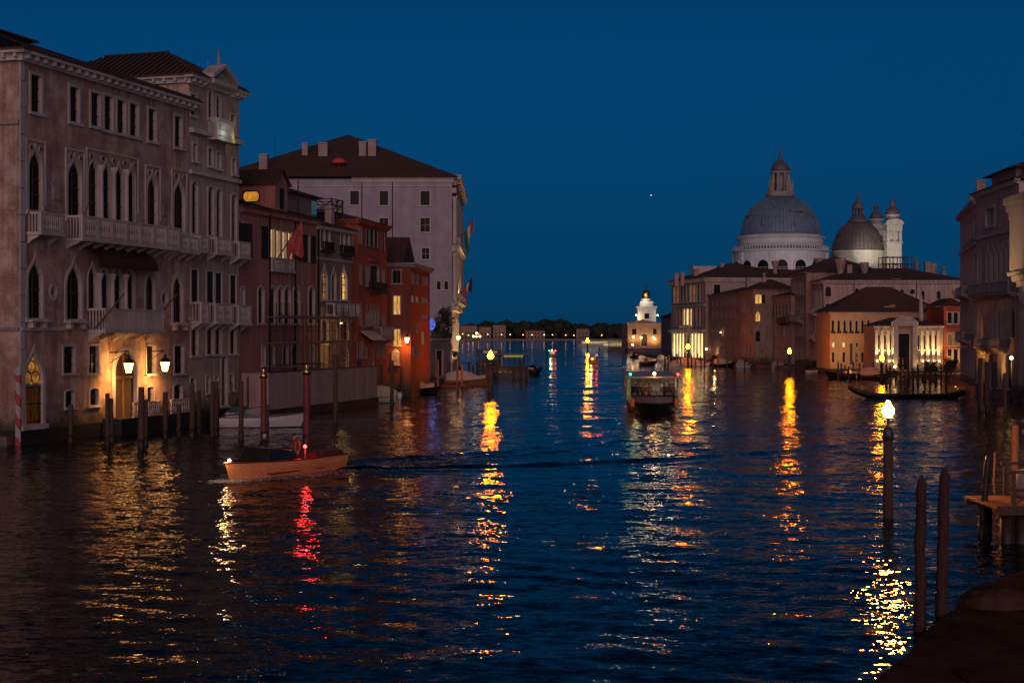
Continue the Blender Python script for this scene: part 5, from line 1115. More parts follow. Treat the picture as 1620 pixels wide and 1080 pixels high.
person('stand',onboat(Lx,3.75,.55,.275),Lx.rotation_euler.z+.3,'person in brown coat standing bareheaded near the red side light','coatred')
# foam round the launch
m=MB(); rnd=random.Random(11)
fm=plain('foam',(.24,.24,.27),.9,0,.2,6)
def foam(pts,n,w,zr=.06,r=(.05,.22)):
    for _ in range(n):
        t=rnd.random()*(len(pts)-1); i=int(t); a,b=Vector(pts[i]),Vector(pts[i+1]); p=a.lerp(b,t-i); ww=w*(1+.8*t); q=rnd.uniform(*r)*rnd.random()**.5+.03
        x,y=p.x+rnd.gauss(0,ww),p.y+rnd.gauss(0,ww); k=7
        vs=[(x+q*1.7*rnd.uniform(.5,1.2)*math.cos(2*math.pi*j/k),y+q*rnd.uniform(.5,1.2)*math.sin(2*math.pi*j/k),rnd.uniform(.03,.06)) for j in range(k)]+[(x,y,.045+q*zr*2.2*rnd.random())]
        m.add(vs,[(j,(j+1)%k,k) for j in range(k)],0,True)
P=lambda x,y: onboat(Lx,x,y,0).to_2d().to_tuple()
foam([P(7.7,.5),P(6.8,1.1),P(5,1.5),P(2,1.75),P(0,1.7)],520,.20,.10,(.03,.14)); foam([P(8.6,.1),P(8.0,.6)],240,.30,.3,(.03,.12)); foam([P(7.7,-.5),P(5,-1.6),P(1,-1.9)],180,.2)
foam([(-9.0,76.0),(-5.5,78.2),(-2,80)],620,.40,.05,(.03,.13))
tag(m.build('foam',fm),kind='stuff')

def moored(name,label,px0,px1,wl,fb,B,top='open',hullm='boatwhite',cov='tarpcream',yaw=0,flip=False,group=None,engine=False,rise=.35,blue=False):
    d=H*F/(wl-HY); x0=(px0-CX)/F*d; x1=(px1-CX)/F*d; L=(x1-x0)/math.cos(yaw); e=empty(name,((x1 if flip else x0),d+(L*math.sin(yaw) if flip else 0)+B*.4,0),yaw+(math.pi if flip else 0),label,'boat',group)
    S=hull(L*.97,B,fb,.3,rise=rise,sternw=.8,rake=.5); hull_mesh(S,1,0).build('hull',[G[hullm],G['boatdark']],e); rim(S,.05).build('gunwale',G['boatdark' if hullm!='boatwhite' else 'rail'],e)
    deck_mesh(S,L*.55,L).build('foredeck',G[hullm],e)
    MB().box(.05,L*.6,-B*.36,B*.36,.12,.17).build('floor',G['floor'],e)
    if top=='cover':
        m=MB(); n=13; k=9; vs=[]
        for i in range(n):
            t=i/(n-1); x=.0+L*.93*t; s=min(S,key=lambda q:abs(q[0][0]-x))[-1]; hh=(.25+.55*math.sin(math.pi*min(1,t*1.15+.08))**.8)*B*.70
            for j in range(k): q=-1+2*j/(k-1); vs.append((x,(s[1]+.05)*q,s[2]+.03-.10*abs(q)**6+hh*(1-abs(q)**1.6)+.035*math.sin(i*2.1+j)))
        m.add(vs,[(i*k+j,i*k+j+1,(i+1)*k+j+1,(i+1)*k+j) for i in range(n-1) for j in range(k-1)],0,True); m.add(vs[:k],[tuple(range(k))]); m.build('boat_cover',G[cov],e)
    elif top=='cabin':
        m=MB(); m.add([(L*.62,-B*.34,fb+.05),(L*.62,B*.34,fb+.05),(L*.5,B*.30,fb+.75),(L*.5,-B*.30,fb+.75)],[(0,1,2,3)]); m.add([(L*.62,B*.34,fb+.05),(L*.3,B*.4,fb+.0),(L*.33,B*.37,fb+.55),(L*.5,B*.30,fb+.75)],[(0,1,2,3)]); m.add([(L*.62,-B*.34,fb+.05),(L*.3,-B*.4,fb+.0),(L*.33,-B*.37,fb+.55),(L*.5,-B*.30,fb+.75)],[(0,1,2,3)]); m.build('windscreen',G['ferryglass'],e)
        m=MB(); m.box(L*.08,L*.3,-B*.36,B*.36,.17,fb+.32); m.build('seat',G['boatwhite'],e)
        if blue: m=MB(); n=7; m.add([(L*.05+L*.4*i/(n-1),B*.42*q,fb+.15+(.55*math.sin(math.pi*i/(n-1))+.15)*(1-abs(q)**2)) for i in range(n) for q in (-1,-.5,0,.5,1)],[(i*5+j,i*5+j+1,(i+1)*5+j+1,(i+1)*5+j) for i in range(n-1) for j in range(4)],0,True); m.build('boat_cover',G['tarpblue'],e)
    else:
        m=MB()
        for t in (.2,.42): m.box(L*t,L*t+.28,-B*.42,B*.42,fb*.6,fb*.6+.06)
        m.build('thwart',G['wood'],e)
    if engine:
        m=MB(); m.lathe([(.1,.2),(.22,.35),(.26,.7),(.22,.95),(.08,1.02)],10,-.28,0); m.box(-.36,-.2,-.09,.09,-.5,.25); m.build('outboard_motor',G['boatwhite'],e)
    return e
moored('white_motorboat','white motorboat moored at the left palaces with a teal cover, its bow pointing right',345,470,676,.75,2.1,'cabin','boatwhite',yaw=R(6),blue=True)
moored('covered_boat','cream covered boat with white outboard motor in front of the red house',556,628,636,.55,2.0,'cover','boatwhite','tarpcream',yaw=R(-8),flip=True,engine=True)
moored('covered_boat','grey tarpaulin boat with low dark hull below the dark red corner house',620,690,624,.6,2.1,'cover','boatdark','tarpgrey',yaw=R(14))
moored('rowing_boat','narrow open boat lit orange among the poles below the vine',690,735,613,.4,1.4,'open','woodlight','tarpcream',yaw=R(10))
moored('covered_boat','brown covered boat lit orange, nearest the lit palace corner',702,772,610,.7,2.4,'cover','woodlight','tarpcream',yaw=R(6))
moored('covered_boat','large brown tarpaulin boat behind the poles below the vine',672,718,603,.9,2.4,'cover','woodlight','tarpcream',yaw=R(20))
moored('dark_launch','dark moored launch with a pale stripe in front of the ochre house',1313,1362,599,.8,2.2,'cabin','boatdark',yaw=R(3),flip=True)
moored('dark_launch','low dark boat moored right of the ochre house beside timber piles',1362,1405,600,.7,2.2,'cover','boatdark','tarpgrey',yaw=R(-4))
moored('covered_boat','small covered boat among poles before the white palace with lit pillars',1068,1120,579,.6,2.2,'cover','boatwhite','tarpgrey',yaw=R(-15))
moored('dark_launch','low dark boat crossing behind the water bus toward the white palace',1012,1036,578,.8,2.2,'cabin','boatdark',yaw=R(5))
moored('covered_boat','pale low boat beside the lit pillars, just right of the water bus roof',1060,1078,584,.5,2.2,'cover','boatwhite','tarpcream',yaw=R(-10))
moored('dark_launch','dark boats edge under the dark tall house on the right bank',1130,1160,580,.6,2.2,'cover','boatdark','tarpgrey',yaw=R(-8))
moored('covered_boat','small boat tied below the rose house near the channel lamp',1222,1242,582.5,.5,2.0,'cover','boatwhite','tarpgrey',yaw=R(-8))
moored('dark_launch','small dark boat moored at the foot of the customs house, left one',996,1010,566,.6,2.2,'cabin','boatdark',yaw=R(4),group='boats below the customs house')
moored('covered_boat','pale boat moored below the customs house beside the narrow brown house',1040,1056,572,.5,2.2,'cover','boatwhite','tarpcream',yaw=R(-12))
moored('dark_launch','dark work boat lying just right of the left water bus stop',836,852,593,.9,2.4,'cabin','boatdark',yaw=R(25))
moored('covered_boat','small pale boat at the foot of the dark tall house on the right bank',1166,1186,582,.5,2.1,'cover','boatwhite','tarpgrey',yaw=R(-6))
moored('rowing_boat','small open boat below the corner palace on the right bank',1276,1298,589,.4,1.6,'open','boatwhite',yaw=R(-4))
# --- long black gondola at the right
Gd=empty('gondola',gp(1532,630)+Vector((0,1,0)),math.pi-R(2),'long black gondola with raised prow moored before the uplit pavilion','boat')
S=[]; n=26; L=12.6
for i in range(n+1):
    t=i/n; wv=.78*math.sin(math.pi*min(1,max(0,.03+.94*t)))**.7; z=.42+.95*max(0,(t-.62)/.38)**2.4+.5*max(0,(.25-t)/.25)**2; zb=-.12+1.05*max(0,(t-.74)/.26)**2.2+.45*max(0,(.14-t)/.14)**2
    x=L*t; S.append([(x,0,zb),(x,wv*.5,zb+.02),(x,wv*.75,zb+.1),(x,wv*.92,(zb+z)/2),(x,wv,z)])
hull_mesh(S,0,0).build('hull',[G['boatdark']],Gd); rim(S,.04).build('gunwale',G['varnishdark'],Gd); deck_mesh(S,L*.72,L).build('foredeck',G['boatdark'],Gd); deck_mesh(S,0,L*.2).build('aft_deck',G['boatdark'],Gd)
m=MB(); m.prism([(L-.05,1.1),(L+.1,1.15),(L+.22,1.7),(L+.12,1.95),(L-.08,1.95),(L-.02,1.7)],-.025,.025); m.build('prow_iron',G['rail'],Gd)
for x in (4.5,6.2): m=MB(); m.box(x,x+.9,-.5,.5,.25,.5); m.box(x-.12,x,-.5,.5,.25,.85); m.build('seat',G['coatred'],Gd)
# --- water bus coming toward the camera
Wb=empty('water_bus',(13.6,148.5,0),R(-90-3),'lit water bus full of passengers coming straight toward the camera','water bus')
S=hull(24,4.7,1.25,.6,rise=.40,sternw=.85,rake=.2,prow=4.2,flare=.9)
S=[[s_[0],s_[1],s_[2],(s_[3][0],s_[4][1]*.985,.80+.18*(i/18)**2),s_[4]] for i,s_ in enumerate(S)]
hull_mesh(S,1,0,3).build('hull',[G['cream'],G['boatdark']],Wb)
deck_mesh(S,0,24.5,-.55,0,.05).build('deck',G['floor'],Wb); rim(S,.06).build('rubbing_rail',G['boatdark'],Wb)
m=MB(); zr=3.0
m.box(2.0,20.8,-2.25,2.25,zr,zr+.12); m.box(1.9,20.9,-2.32,2.32,zr+.12,zr+.17); Ro=m.build('roof',G['cream'],Wb)
m=MB()
for sg in (-1,1):
    y0,y1=(2.05,2.2) if sg>0 else (-2.2,-2.05)
    m.box(2.2,17.0,y0,y1,.8,1.75); m.box(2.2,17,y0,y1,2.75,zr-.003)
    for x in (2.2,4.6,7,9.4,11.8,14.2,16.9): m.box(x,x+.12,y0,y1,1.75,2.75)
    for x in (18.6,20.5): m.tube([(x,sg*2.12,.8),(x,sg*2.12,zr)],.045,6)
m.box(2.2,2.32,-2.05,2.05,.8,zr-.003)
cb=m.build('cabin',G['cabinwall'],Wb)
m=MB()                                            # wheelhouse front with its windows
for y in (-2.1,-1.25,-.62,.55,1.25,2.04): m.box(19.4,19.5,y-.04,y+.08,.8,zr-.003)
m.box(19.4,19.5,-.62,.62,.8,1.75); m.box(19.4,19.5,-2.1,-1.25,.8,1.35); m.box(19.4,19.5,1.25,2.1,.8,1.35); m.box(17.2,17.3,-.9,.9,.8,2.4)
m.build('wheelhouse',G['stonedark'],cb)
MB().box(19.51,19.56,-.62,.62,2.2,2.62).build('route_board',G['cream'],cb)
m=MB()
for sg in (-1,1): m.box(2.4,16.8,sg*2.12-.01,sg*2.12+.01,1.76,2.74)
m.build('cabin_glass',G['ferryglass'],cb) if False else None
for x in range(5,17,2):
    for y in (-1.1,1.1): m=MB(); m.box(x,x+.45,y-.9,y+.9,.8,1.22); m.box(x,x+.08,y-.9,y+.9,1.222,1.75); m.build('seat',G['flagb'],cb)
for x in (4,8.5,13.0): MB().box(x,x+1.6,-.9,.9,zr-.06,zr-.02).build('ceiling_light',G['litcabin'],cb); wash(cb,(x+.8,0,zr-.2),(x+.8,.01,0),120,(1,.80,.36),150,.25)
lamp(cb,(18.3,1.5,zr-.3),22,(1,.80,.36),.12); lamp(cb,(18.3,-1.5,zr-.3),16,(1,.78,.36),.12)
m=MB(); m.tube([(20.6,0,zr+.17),(20.6,0,3.5)],.05,6); mast=m.build('mast',G['rail'],Ro); MB().ball((20.75,0,3.45),.13,0,10).build('masthead_lamp',G['head'],mast); lamp(mast,(21.1,0,3.5),45,(1,.55,.2),.15)
for sg,g in ((1,'rednav'),(-1,'greennav')): MB().box(19.6,20,sg*2.1-.12,sg*2.1+.12,zr+.2,zr+.32).build('lamp_box',G['boatdark'],Ro); MB().ball((20.1,sg*2.1,zr+.38),.10,0,8).build('side_light',G[g],Ro)
G['gatelit']=glow('gate_panel_glow',(.55,1,.35),.10,.6,2)  # gates are no lamps; their glow stands in for light falling on them
for sg in (-1,1): MB().box(16.2,18.2,sg*2.28-.03,sg*2.28+.03,.95,2.0).build('boarding_gate',G['gatelit'],Wb)
for sg in (-1,1): MB().lathe([(.14,.55),(.2,.65),(.2,1.15),(.14,1.25)],10,21.0,sg*1.92).build('fender',G['orange'],Wb)
m=MB(); 
for k,y in enumerate((-1.15,-1.0,-.86,-.7,.75,.9,1.04,1.2)): xx=23.72-.55*abs(y)**1.6; m.box(xx,xx+.05,y-.045,y+.045,.98,1.20)
m.build('bow_lettering',G['boatdark'],Wb) if False else None
m=MB()
for sg in (-1,1):
    Pq=[s[-1] for s in S if s[0][0]>19]; m.tube([(x-.1,sg*max(y-.12,.01),z+.42) for x,y,z in Pq],.025,5)
    for x,y,z in Pq[::1]: m.tube([(x-.1,sg*max(y-.12,.01),z),(x-.1,sg*max(y-.12,.01),z+.42)],.02,5)
m.build('bow_rail',G['rail'],Wb)
ps=[(20.4,-1.45,'stand','jacket'),(20.9,-.95,'lean','coatred'),(20.2,-.45,'stand','coatred'),(20.5,.85,'stand','jacket'),(20.1,1.35,'lean','jacket'),(20.9,1.6,'stand','coatred'),(18.4,-1.6,'stand','jacket'),(18.2,1.1,'stand','jacket'),(18.5,1.75,'stand','coatred')]
lb=['passenger in dark jacket at the left rail of the water bus bow','passenger in brown coat leaning forward left of the water bus mast','brown coated passenger just left of the wheelhouse middle','dark passenger just right of the water bus wheelhouse middle','dark passenger leaning forward at the right of the bow','brown coated passenger at the right rail of the water bus bow','dark standing silhouette behind the left wheelhouse window','dark standing silhouette against the bright right cabin window','brown coated silhouette at the right edge of the lit cabin']
for (x,y,kd,ct),l in zip(ps,lb): person(kd,onboat(Wb,x,y,.78 if x<20 else .86),Wb.rotation_euler.z+rnd.uniform(-.4,.4),l,ct,group='passengers on the water bus',s=.98)
for (x,y) in ((5.2,-1.6),(7.2,.6),(9.2,-.6),(11.2,1.6)): person('sit',onboat(Wb,x,y,.8),Wb.rotation_euler.z,'seated passenger inside the lit cabin of the water bus','jacket',group='passengers seated in the water bus cabin')
# --- small lit boats far out
for px,wl,lab,two in ((877,564,'tiny pale boat with lights far out in mid canal, nearest the left bank',0),(941,574,'tiny dark boat with a red light coming up mid canal',1)):
    d=H*F/(wl-HY); e=empty('small_motorboat',gp(px,wl),R(-100),lab,'boat','small lit boats far down the canal'); S=hull(7,2.2,.7,.3,rise=.3,rake=.3); hull_mesh(S,1,0).build('hull',[G['varnish' if two else 'boatwhite'],G['boatdark']],e); deck_mesh(S,0,7.2,-.05).build('deck',G['varnishdark'],e); m=MB(); m.box(1.5,4.6,-.8,.8,.7,1.7); m.build('cabin',G['varnishdark' if two else 'boatwhite'],e)
    MB().ball((5.2,0,1.0 if two else 1.95),.2,0,8).build('lamp',G['bulb' if two else 'bulbwhite'],e); MB().ball((4.2,.95,1.9),.16,0,8).build('red_light',G['rednav'],e); MB().ball((4.2,-.95,1.9),.13,0,8).build('green_light',G['greennav'],e); lamp(e,(7.8,0,1.3),40,(1,.55,.2),.2)
def far_bus(px,wl,L,rz,lab):
    e=empty('far_water_bus',gp(px,wl),rz,lab,'water bus'); S=hull(L,4.5,1.1,.5,rise=.4,rake=.2,prow=4); hull_mesh(S,1,0).build('hull',[G['boatwhite'],G['boatdark']],e); deck_mesh(S,0,L+1,-.4).build('deck',G['floor'],e)
    m=MB(); m.box(1.5,L*.85,-2.1,2.1,2.9,3.1); m.box(1.5,L*.8,-2.05,2.05,.8,1.6); 
    for i in range(8): x=1.5+(L*.8-1.7)*i/7; m.box(x,x+.15,-2.05,-1.95,1.6,2.9); m.box(x,x+.15,1.95,2.05,1.6,2.9)
    c=m.build('cabin',G['boatwhite'],e); MB().box(1.9,L*.78,-1.2,1.2,1.65,2.7).build('lit_saloon',G['litcabin'],c); lamp(e,(L*.5,-3.2,2.6),18,(1,.85,.5),.3); return e
far_bus(915,548,30,R(4),'long white lit ferry at the far bend left of the customs house'); far_bus(948,553,24,R(8),'moored water bus with lit saloon at the customs house stop')
# ================================================================= water bus stops
def stop(px,wl,L,W_,rz,lab,power=55):
    e=empty('water_bus_stop',gp(px,wl),rz,lab,'pontoon'); m=MB(); m.box(0,L,0,W_,-.3,.75); m.build('pontoon',G['boatdark'],e); MB().box(.1,L-.1,.1,W_-.1,.753,.80).build('deck',G['floor'],e)
    m=MB(); m.box(-.3,L+.3,-.3,W_+.3,3.55,3.75); m.build('roof',G['rail'],e)
    m=MB()
    for i in range(7): x=.2+(L-.5)*i/6; m.box(x,x+.12,.15,.27,.803,3.55); m.box(x,x+.12,W_-.3,W_-.18,.803,3.55)
    m.box(.2,L-.2,W_-.17,W_-.12,.803,1.7); m.box(.2,L-.2,.17,.25,3.4,3.549); m.box(.22,.3,.16,W_-.14,3.42,3.548); m.box(L-.3,L-.22,.16,W_-.14,3.42,3.548); m.build('shelter',G['wood'],e); MB().box(L*.55,L-.2,.28,.34,.803,1.7).build('side_panel',G['wood'],e)
    m=MB(); m.box(L*.1,L*.4,W_-.9,W_-.5,.803,1.25); m.build('bench',G['wood'],e)
    for i in range(2): x=L*(.25+.5*i); MB().box(x-.8,x+.8,W_*.45,W_*.55,3.47,3.52).build('ceiling_light',G['litcabin'],e); wash(e,(x,W_*.5,3.3),(x,W_*.5+.01,0),power*1.5,(1,.80,.40),115,.2)
    m=MB(); m.box(L*.2,L*.8,-.33,-.305,3.2,3.54); m.build('sign_board',glow('yellow_sign',(1,.7,.15),.12),e)
    return e
stop(786,597,5.2,4.5,R(8),'lit water bus stop shelter on a floating pontoon by the left channel lamp',55)
stop(757,584,4.5,4,R(5),'brightly lit white landing stage beside the lit palace corner',45)
stop(962,556,6.5,4,R(0),'lit yellow water bus stop on the right below the customs house',35)
stop(985,554.5,9,4,R(0),'pale lit landing stage just left of the customs house steps',40)
# ================================================================= lamps, poles, jetties
def lamp_post(px,wl,py,power,label,r=.24,pr=.19,col=(1,.19,.0012),top=None,glob='bulb',cap=None):
    g=gp(px,wl); e=empty('channel_lamp',g,0,label,'lamp post','lamps on timber posts in the canal'); zl=zat(py,g.y); zt=top or zl-.75
    MB().lathe([(pr*1.05,-2),(pr,.5),(pr*.95,zt)],12).build('post',G['wood'],e)
    m=MB(); m.lathe([(pr*1.12,zt-.35),(pr*1.12,zt-.02),(pr*.7,zt+.12),(.05,zt+.16),(.045,zl-r*1.25),(r*1.15,zl-r*1.2),(r*1.2,zl-r*1.12),(r*.5,zl-r*1.0),(r*.5,zl-r*.84)],14); m.build('cap',G[cap or 'rail'],e)  # wide flange under the globe added to keep its light off the post
    gl=MB(); gl.lathe([(r*.5,zl-r*.83),(r*.9,zl-r*.35),(r,zl),(r*.85,zl+r*.55),(r*.45,zl+r*.98),(r*.28,zl+r*1.15),(r*.36,zl+r*1.4),(r*.25,zl+r*1.62),(.005,zl+r*1.7)],14).build('globe',glow('globe_of_'+str(px),col,power),e)
    return e
lamp_post(1405,820,650,420,'nearest timber lamp post with white globe standing in the right foreground water',.23,.19,(1,.28,.035))
lamp_post(776,622,563,150,'orange lamp on a thick timber post by the left water bus stop',.36,.36)
lamp_post(1249,592,556,150,'orange lamp post in the water before the rose house on the right bank',.34,.22)
lamp_post(1395,603,567,150,'orange lamp post before the uplit pavilion, above the gondola prow',.34,.24)
lamp_post(1088.5,580,549,150,'orange lamp post standing before the lit pillars of the white palace',.38,.22)
lamp_post(929.5,557,539,80,'distant orange channel lamp left of the customs house',.6,.3)
def street_lamp(px,py,d,z0,power,label,glob='bulbwhite',r=.22,col=(1,.62,.25),n=1):
    p=at(px,py,d); e=empty('street_lamp',(p.x,p.y,z0),0,label,'street lamp','quay street lamps'); h=p.z-z0
    MB().lathe([(.13,0),(.08,.8),(.05,h-r)],8).build('post',G['iron'],e); m=MB(); g=MB()
    if n==1: g.ball((0,0,h),r,0,10)
    else:
        for k in range(3): a=2*math.pi*k/3+.5; m.tube([(0,0,h-.5),(.55*math.cos(a),.55*math.sin(a),h-.45),(.6*math.cos(a),.6*math.sin(a),h-.12)],.03,5); g.ball((.6*math.cos(a),.6*math.sin(a),h+.1),r,0,10)
        g.ball((0,0,h+.65),r,0,10); m.tube([(0,0,h-.5),(0,0,h+.5)],.03,5); m.build('bracket',G['iron'],e)
    g.build('globe',G[glob],e); wash(e,(0,-.45,h),(0,0,h-4),power,col,170,.2); return e
street_lamp(725,534,226,.55,650,'bright lamp in front of the warm lit palace corner',r=.3)
street_lamp(754,533,236,.55,50,'cluster lamp with several white globes behind the left landing stage',r=.15,n=3)
street_lamp(1001,545,540,.55,60,'lamp on the quay left of the customs house door',r=.35); 
q=street_lamp(1415.5,580,236,.55,20,'small white quay lamp under the uplit pavilion portal',r=.2)
street_lamp(1600,566,133,.55,160,'lamp on the quay at the foot of the gothic right palace',r=.16,col=(1,.5,.15))

def pole(px,base,top,r,label,mat='wood',group=None,cap=None,lean=0,d=None,tip='blunt',cat='pole',name='mooring_pole'):
    g=gp(px,base) if d is None else Vector(((px-CX)/F*d,d,0)); z=zat(top,g.y); m=MB()
    ww=random.Random(int(px*7+top)); big=g.y<60; pts=[(0,0,-2)]+[(lean*t*z+ww.uniform(-.02,.02),ww.uniform(-.02,.02),t*z) for t in (.05,.25,.5,.75)]
    if tip=='point': rs=[r*1.1,r*1.08,r*1.03,r,r*.97,r*.93,r*.30]; pts+=[(lean*.94*z,0,.94*z),(lean*z,0,z)]
    else: rs=[r*1.08,r*1.05,r*1.02,r,r*.98,r*.96,r*.8]; pts+=[(lean*.985*z,0,.985*z),(lean*z,0,z)]
    if big:
        q=[Vector(p) for p in pts]; np_=[]; nr=[]
        for i in range(len(q)-1):
            for k in range(5 if i else 1): f_=k/(5 if i else 1); np_.append(q[i].lerp(q[i+1],f_)+Vector((ww.uniform(-.012,.012),ww.uniform(-.012,.012),0))); nr.append((rs[i]+(rs[i+1]-rs[i])*f_)*ww.uniform(.94,1.06))
        pts=np_+[q[-1]]; rs=nr+[rs[-1]]
    m.tube(pts,rs,9 if big else 10); o=m.build(name,G[mat],None,Matrix.Translation(g)); tag(o,label,cat,group)
    MB().cyl(lean*.1*z,0,-.5,.55,r*1.12,r*1.1,10).build('wet_foot',G['piledark'],o)
    if cap: c=MB(); c.lathe([(r*1.25,z-.25),(r*1.3,z),(r*.5,z+.12),(r*.7,z+.3),(.01,z+.5)],10); c.build('cap',G[cap],o)
    return o
def striped(px,base,top,r,label,c1,c2):
    g=gp(px,base); z=zat(top,g.y); m=MB(); n=12; k=60; vs=[]; 
    for j in range(k+1):
        for i in range(n): a=2*math.pi*i/n; vs.append((r*math.cos(a),r*math.sin(a),-1+(z+1)*j/k))
    for j in range(k):
        for i in range(n): m.add([],[]); m.f.append([j*n+i,j*n+(i+1)%n,(j+1)*n+(i+1)%n,(j+1)*n+i]); m.m.append(int(((i/n)+(-1+(z+1)*j/k)/(r*7)) %1>.5)); m.s.append(True)
    m.v=vs; o=m.build('striped_pole',[G[c1],G[c2]],None,Matrix.Translation(g)); tag(o,label,'pole'); MB().lathe([(r*1.1,z),(r*.5,z+.15),(r*.8,z+.35),(.02,z+.6)],10).build('cap',G['gold' if c1!='flagw' else 'flagw'],o)
# left foreground
striped(29,704,594,.20,'white and red striped mooring pole beside the gothic door of the brick palace','flagw','banner')
LG='poles before the left palaces'
for px,b,t,r,l in ((112,700,640,.15,'short dark pole below the two small arched windows of the gothic palace'),(170,704,622,.13,'dark pole left of the lit water door, left of a close pair'),(176.5,700,630,.13,'dark pole left of the lit water door, right of a close pair'),(223.5,708,612,.19,'thick dark pole just right of the lit water door'),(231,703,632,.13,'thinner pole touching the thick pole right of the water door'),(261.5,694,620,.17,'pole under the right lantern of the gothic palace'),(283,690,640,.14,'short pole right of the right lantern'),(304,690,606,.17,'tall pole under the corner where brick palace meets pale wing'),(315,688,617,.13,'slimmer pole beside the tall pole at the pale wing'),(336,690,604,.14,'tall pole left of the white motorboat, left of a close pair'),(342,688,603,.16,'tall pole left of the white motorboat, right of a close pair'),(381.5,694,603,.16,'dark pole in front of the white motorboat amidships'),(366,672,606,.10,'thin pole behind the white motorboat'),(392,664,596,.1,'thin pole at the left end of the hoarding')):
    pole(px,b,t,r,l,group=LG)
pole(417,696,592,.20,'red painted pole with gilt cap at the bow of the white motorboat','redpole',cap='gold'); pole(485,700,586,.22,'red painted pole with gilt cap in front of the hoarding','redpole',cap='gold')
for px,b,t,r,l in ((424,680,640,.08,'thin stake beside the left red pole'),(436.5,657,597,.14,'dark pole against the left part of the hoarding'),(452,652,596,.15,'dark pole against the middle of the hoarding'),(502,650,580,.12,'thin pole right of the right red pole'),(518,648,585,.13,'dark pole against the right part of the hoarding'),(531,668,560,.18,'tall dark pole in front of the scaffolding right end'),(570,637,567,.16,'dark pole in front of the red house door, at the cream boat'),(603.5,634,576,.15,'reddish pole between the red house and its dark red neighbour'),(620,640,570,.19,'thick dark pole before the white shrine'),(635.5,628,579,.16,'dark pole right of the white shrine'),(640,618,576,.09,'thin pole under the corner street lamp'),(652,612,578,.12,'brown pole right of the corner street lamp'),(664.5,612,576,.10,'pale lit pole, left of two, below the dark red corner house'),(673,612,576,.10,'pale lit pole, right of two, below the dark red corner house'),(683,608,590,.1,'low stake below the garden wall'),(692.5,617,569,.16,'orange lit pole by the open boat'),(704.5,612,575,.12,'orange lit pole behind the covered boat, left of a pair'),(712,606,572,.12,'dark pole by the warm lit palace corner'),(723.5,616,570,.15,'orange lit pole in front of the brown covered boat'),(731,618,576,.13,'orange lit pole right of the brown covered boat')):
    pole(px,b,t,r,l,'woodlight' if 'lit pole' in l else 'wood',group='poles along the left bank further down')  # poles in lamp light get the paler wood, the light put into their colour
for i,px in enumerate((742,748,756,764,786,812,824,833)):
    pole(px,604-(i%3)*2,572+(i%2)*5,.18,'dark pole in the row guarding the left water bus stop','wood',group='poles guarding the left water bus stop')
RG='poles before the white palace'
for i,px in enumerate((1052,1058,1064,1071,1077,1084,1094,1100,1104,1109,1115,1121,1128,1136)):
    pole(px,581-(i%3)*1.5+(px-1052)*.01,557+(i*7%5)*2.2,.16,'thin pole in the dense row before the lit pillars of the white palace','woodlight' if i%2 else 'wood',group=RG)
for i,px in enumerate((1150,1163,1178,1196,1212,1230,1262,1276,1290,1304)): pole(px,585+(i%2),570-(i*3%4),.13,'dark stake along the right bank houses between the white palace and corner palace','wood',group='stakes along the right bank houses')
for i,px in enumerate((1326,1331,1337,1343,1350,1360,1366,1374,1382)): pole(px,599-(i%3),572+(i*5%4)*2.5,.13,'dark pole in the row before the ochre house','wood',group='poles before the ochre house')
for i,px in enumerate((1402,1408,1437,1445,1452,1463,1471,1480,1489,1497)): pole(px,612-(i%3)*2,576+(i*5%4)*3,.13,'dark pole in the row before the uplit pavilion','wood',group='poles before the uplit pavilion')
striped(1422,606,571,.17,'gold and red striped pole before the uplit pavilion, thicker left one of two','ochrepole' if 'ochrepole' in G else 'gold','redpole'); striped(1428.5,605,572,.11,'gold and red striped pole before the uplit pavilion, slimmer right one of two','gold','redpole')
striped(1355,600,560,.10,'thin pale striped pole before the ochre house','flagw','rail')
for px,b,t,r,l in ((1551,648,566,.22,'thick dark pole before the gothic right palace, left one'),(1562,652,572,.22,'thick dark pole before the gothic right palace, middle one'),(1574,640,572,.16,'slimmer dark pole before the gothic right palace'),(1590,660,590,.16,'dark pole far right near the street lamp')): pole(px,b,t,r,l,group='poles before the gothic right palace')
# right foreground
pole(1455.5,995,752,.128,'left of the two big foreground mooring poles with hewn tips','polewood',tip='point',lean=.01)
pole(1488,972,740,.138,'right and taller of the two big foreground mooring poles with hewn tips','polewood',tip='point',lean=.03)
pole(1551,850,722,.11,'dark leaning pole left of the timber jetty','piledark',lean=.10)
pole(1572,800,716,.05,'thin orange lit stake standing behind the timber jetty','woodlight',lean=.02)
# timber jetty at right
J=empty('timber_jetty',(16.0,48.0,0),0,'timber jetty with handrail at the right edge catching the lamp light','jetty')
m=MB()
for i in range(30): m.box(.27*i,.27*i+.25,0,3.6,1.18+.004*(i%2),1.25+.004*(i%2))
m.build('deck',G['woodlight'],J); m=MB(); m.box(0,8,.1,.28,.98,1.177); m.box(0,8,3.2,3.4,.98,1.177); m.box(0,8,-.06,-.003,1.0,1.3); m.build('beam',G['wood'],J)
for x,y in ((.45,.35),(.95,.35),(1.45,.4),(.6,3.0),(3.2,.4),(5.5,.4),(3,3.1),(6,3.1)): MB().cyl(x,y,-2,.978,.25,.24,10).build('pile',G['piledark'],J)
for x,y in ((.55,.12),(2.0,.12),(3.6,.12),(1.4,3.4),(3.4,3.4)): MB().box(x,x+.13,y,y+.13,1.255,2.35).build('rail_post',G['wood'],J)
m=MB(); m.box(.4,8,.1,.22,2.353,2.45); m.box(.4,8,.14,.2,1.75,1.85); m.box(1.3,8,3.4,3.5,2.353,2.45); m.tube([(.62,.18,1.3),(2.0,.18,2.3)],.04,5); m.build('handrail',G['wood'],J)
pole(1606,792,672,.16,'orange lit post standing at the far side of the timber jetty','woodlight',cat='post',name='jetty_post')
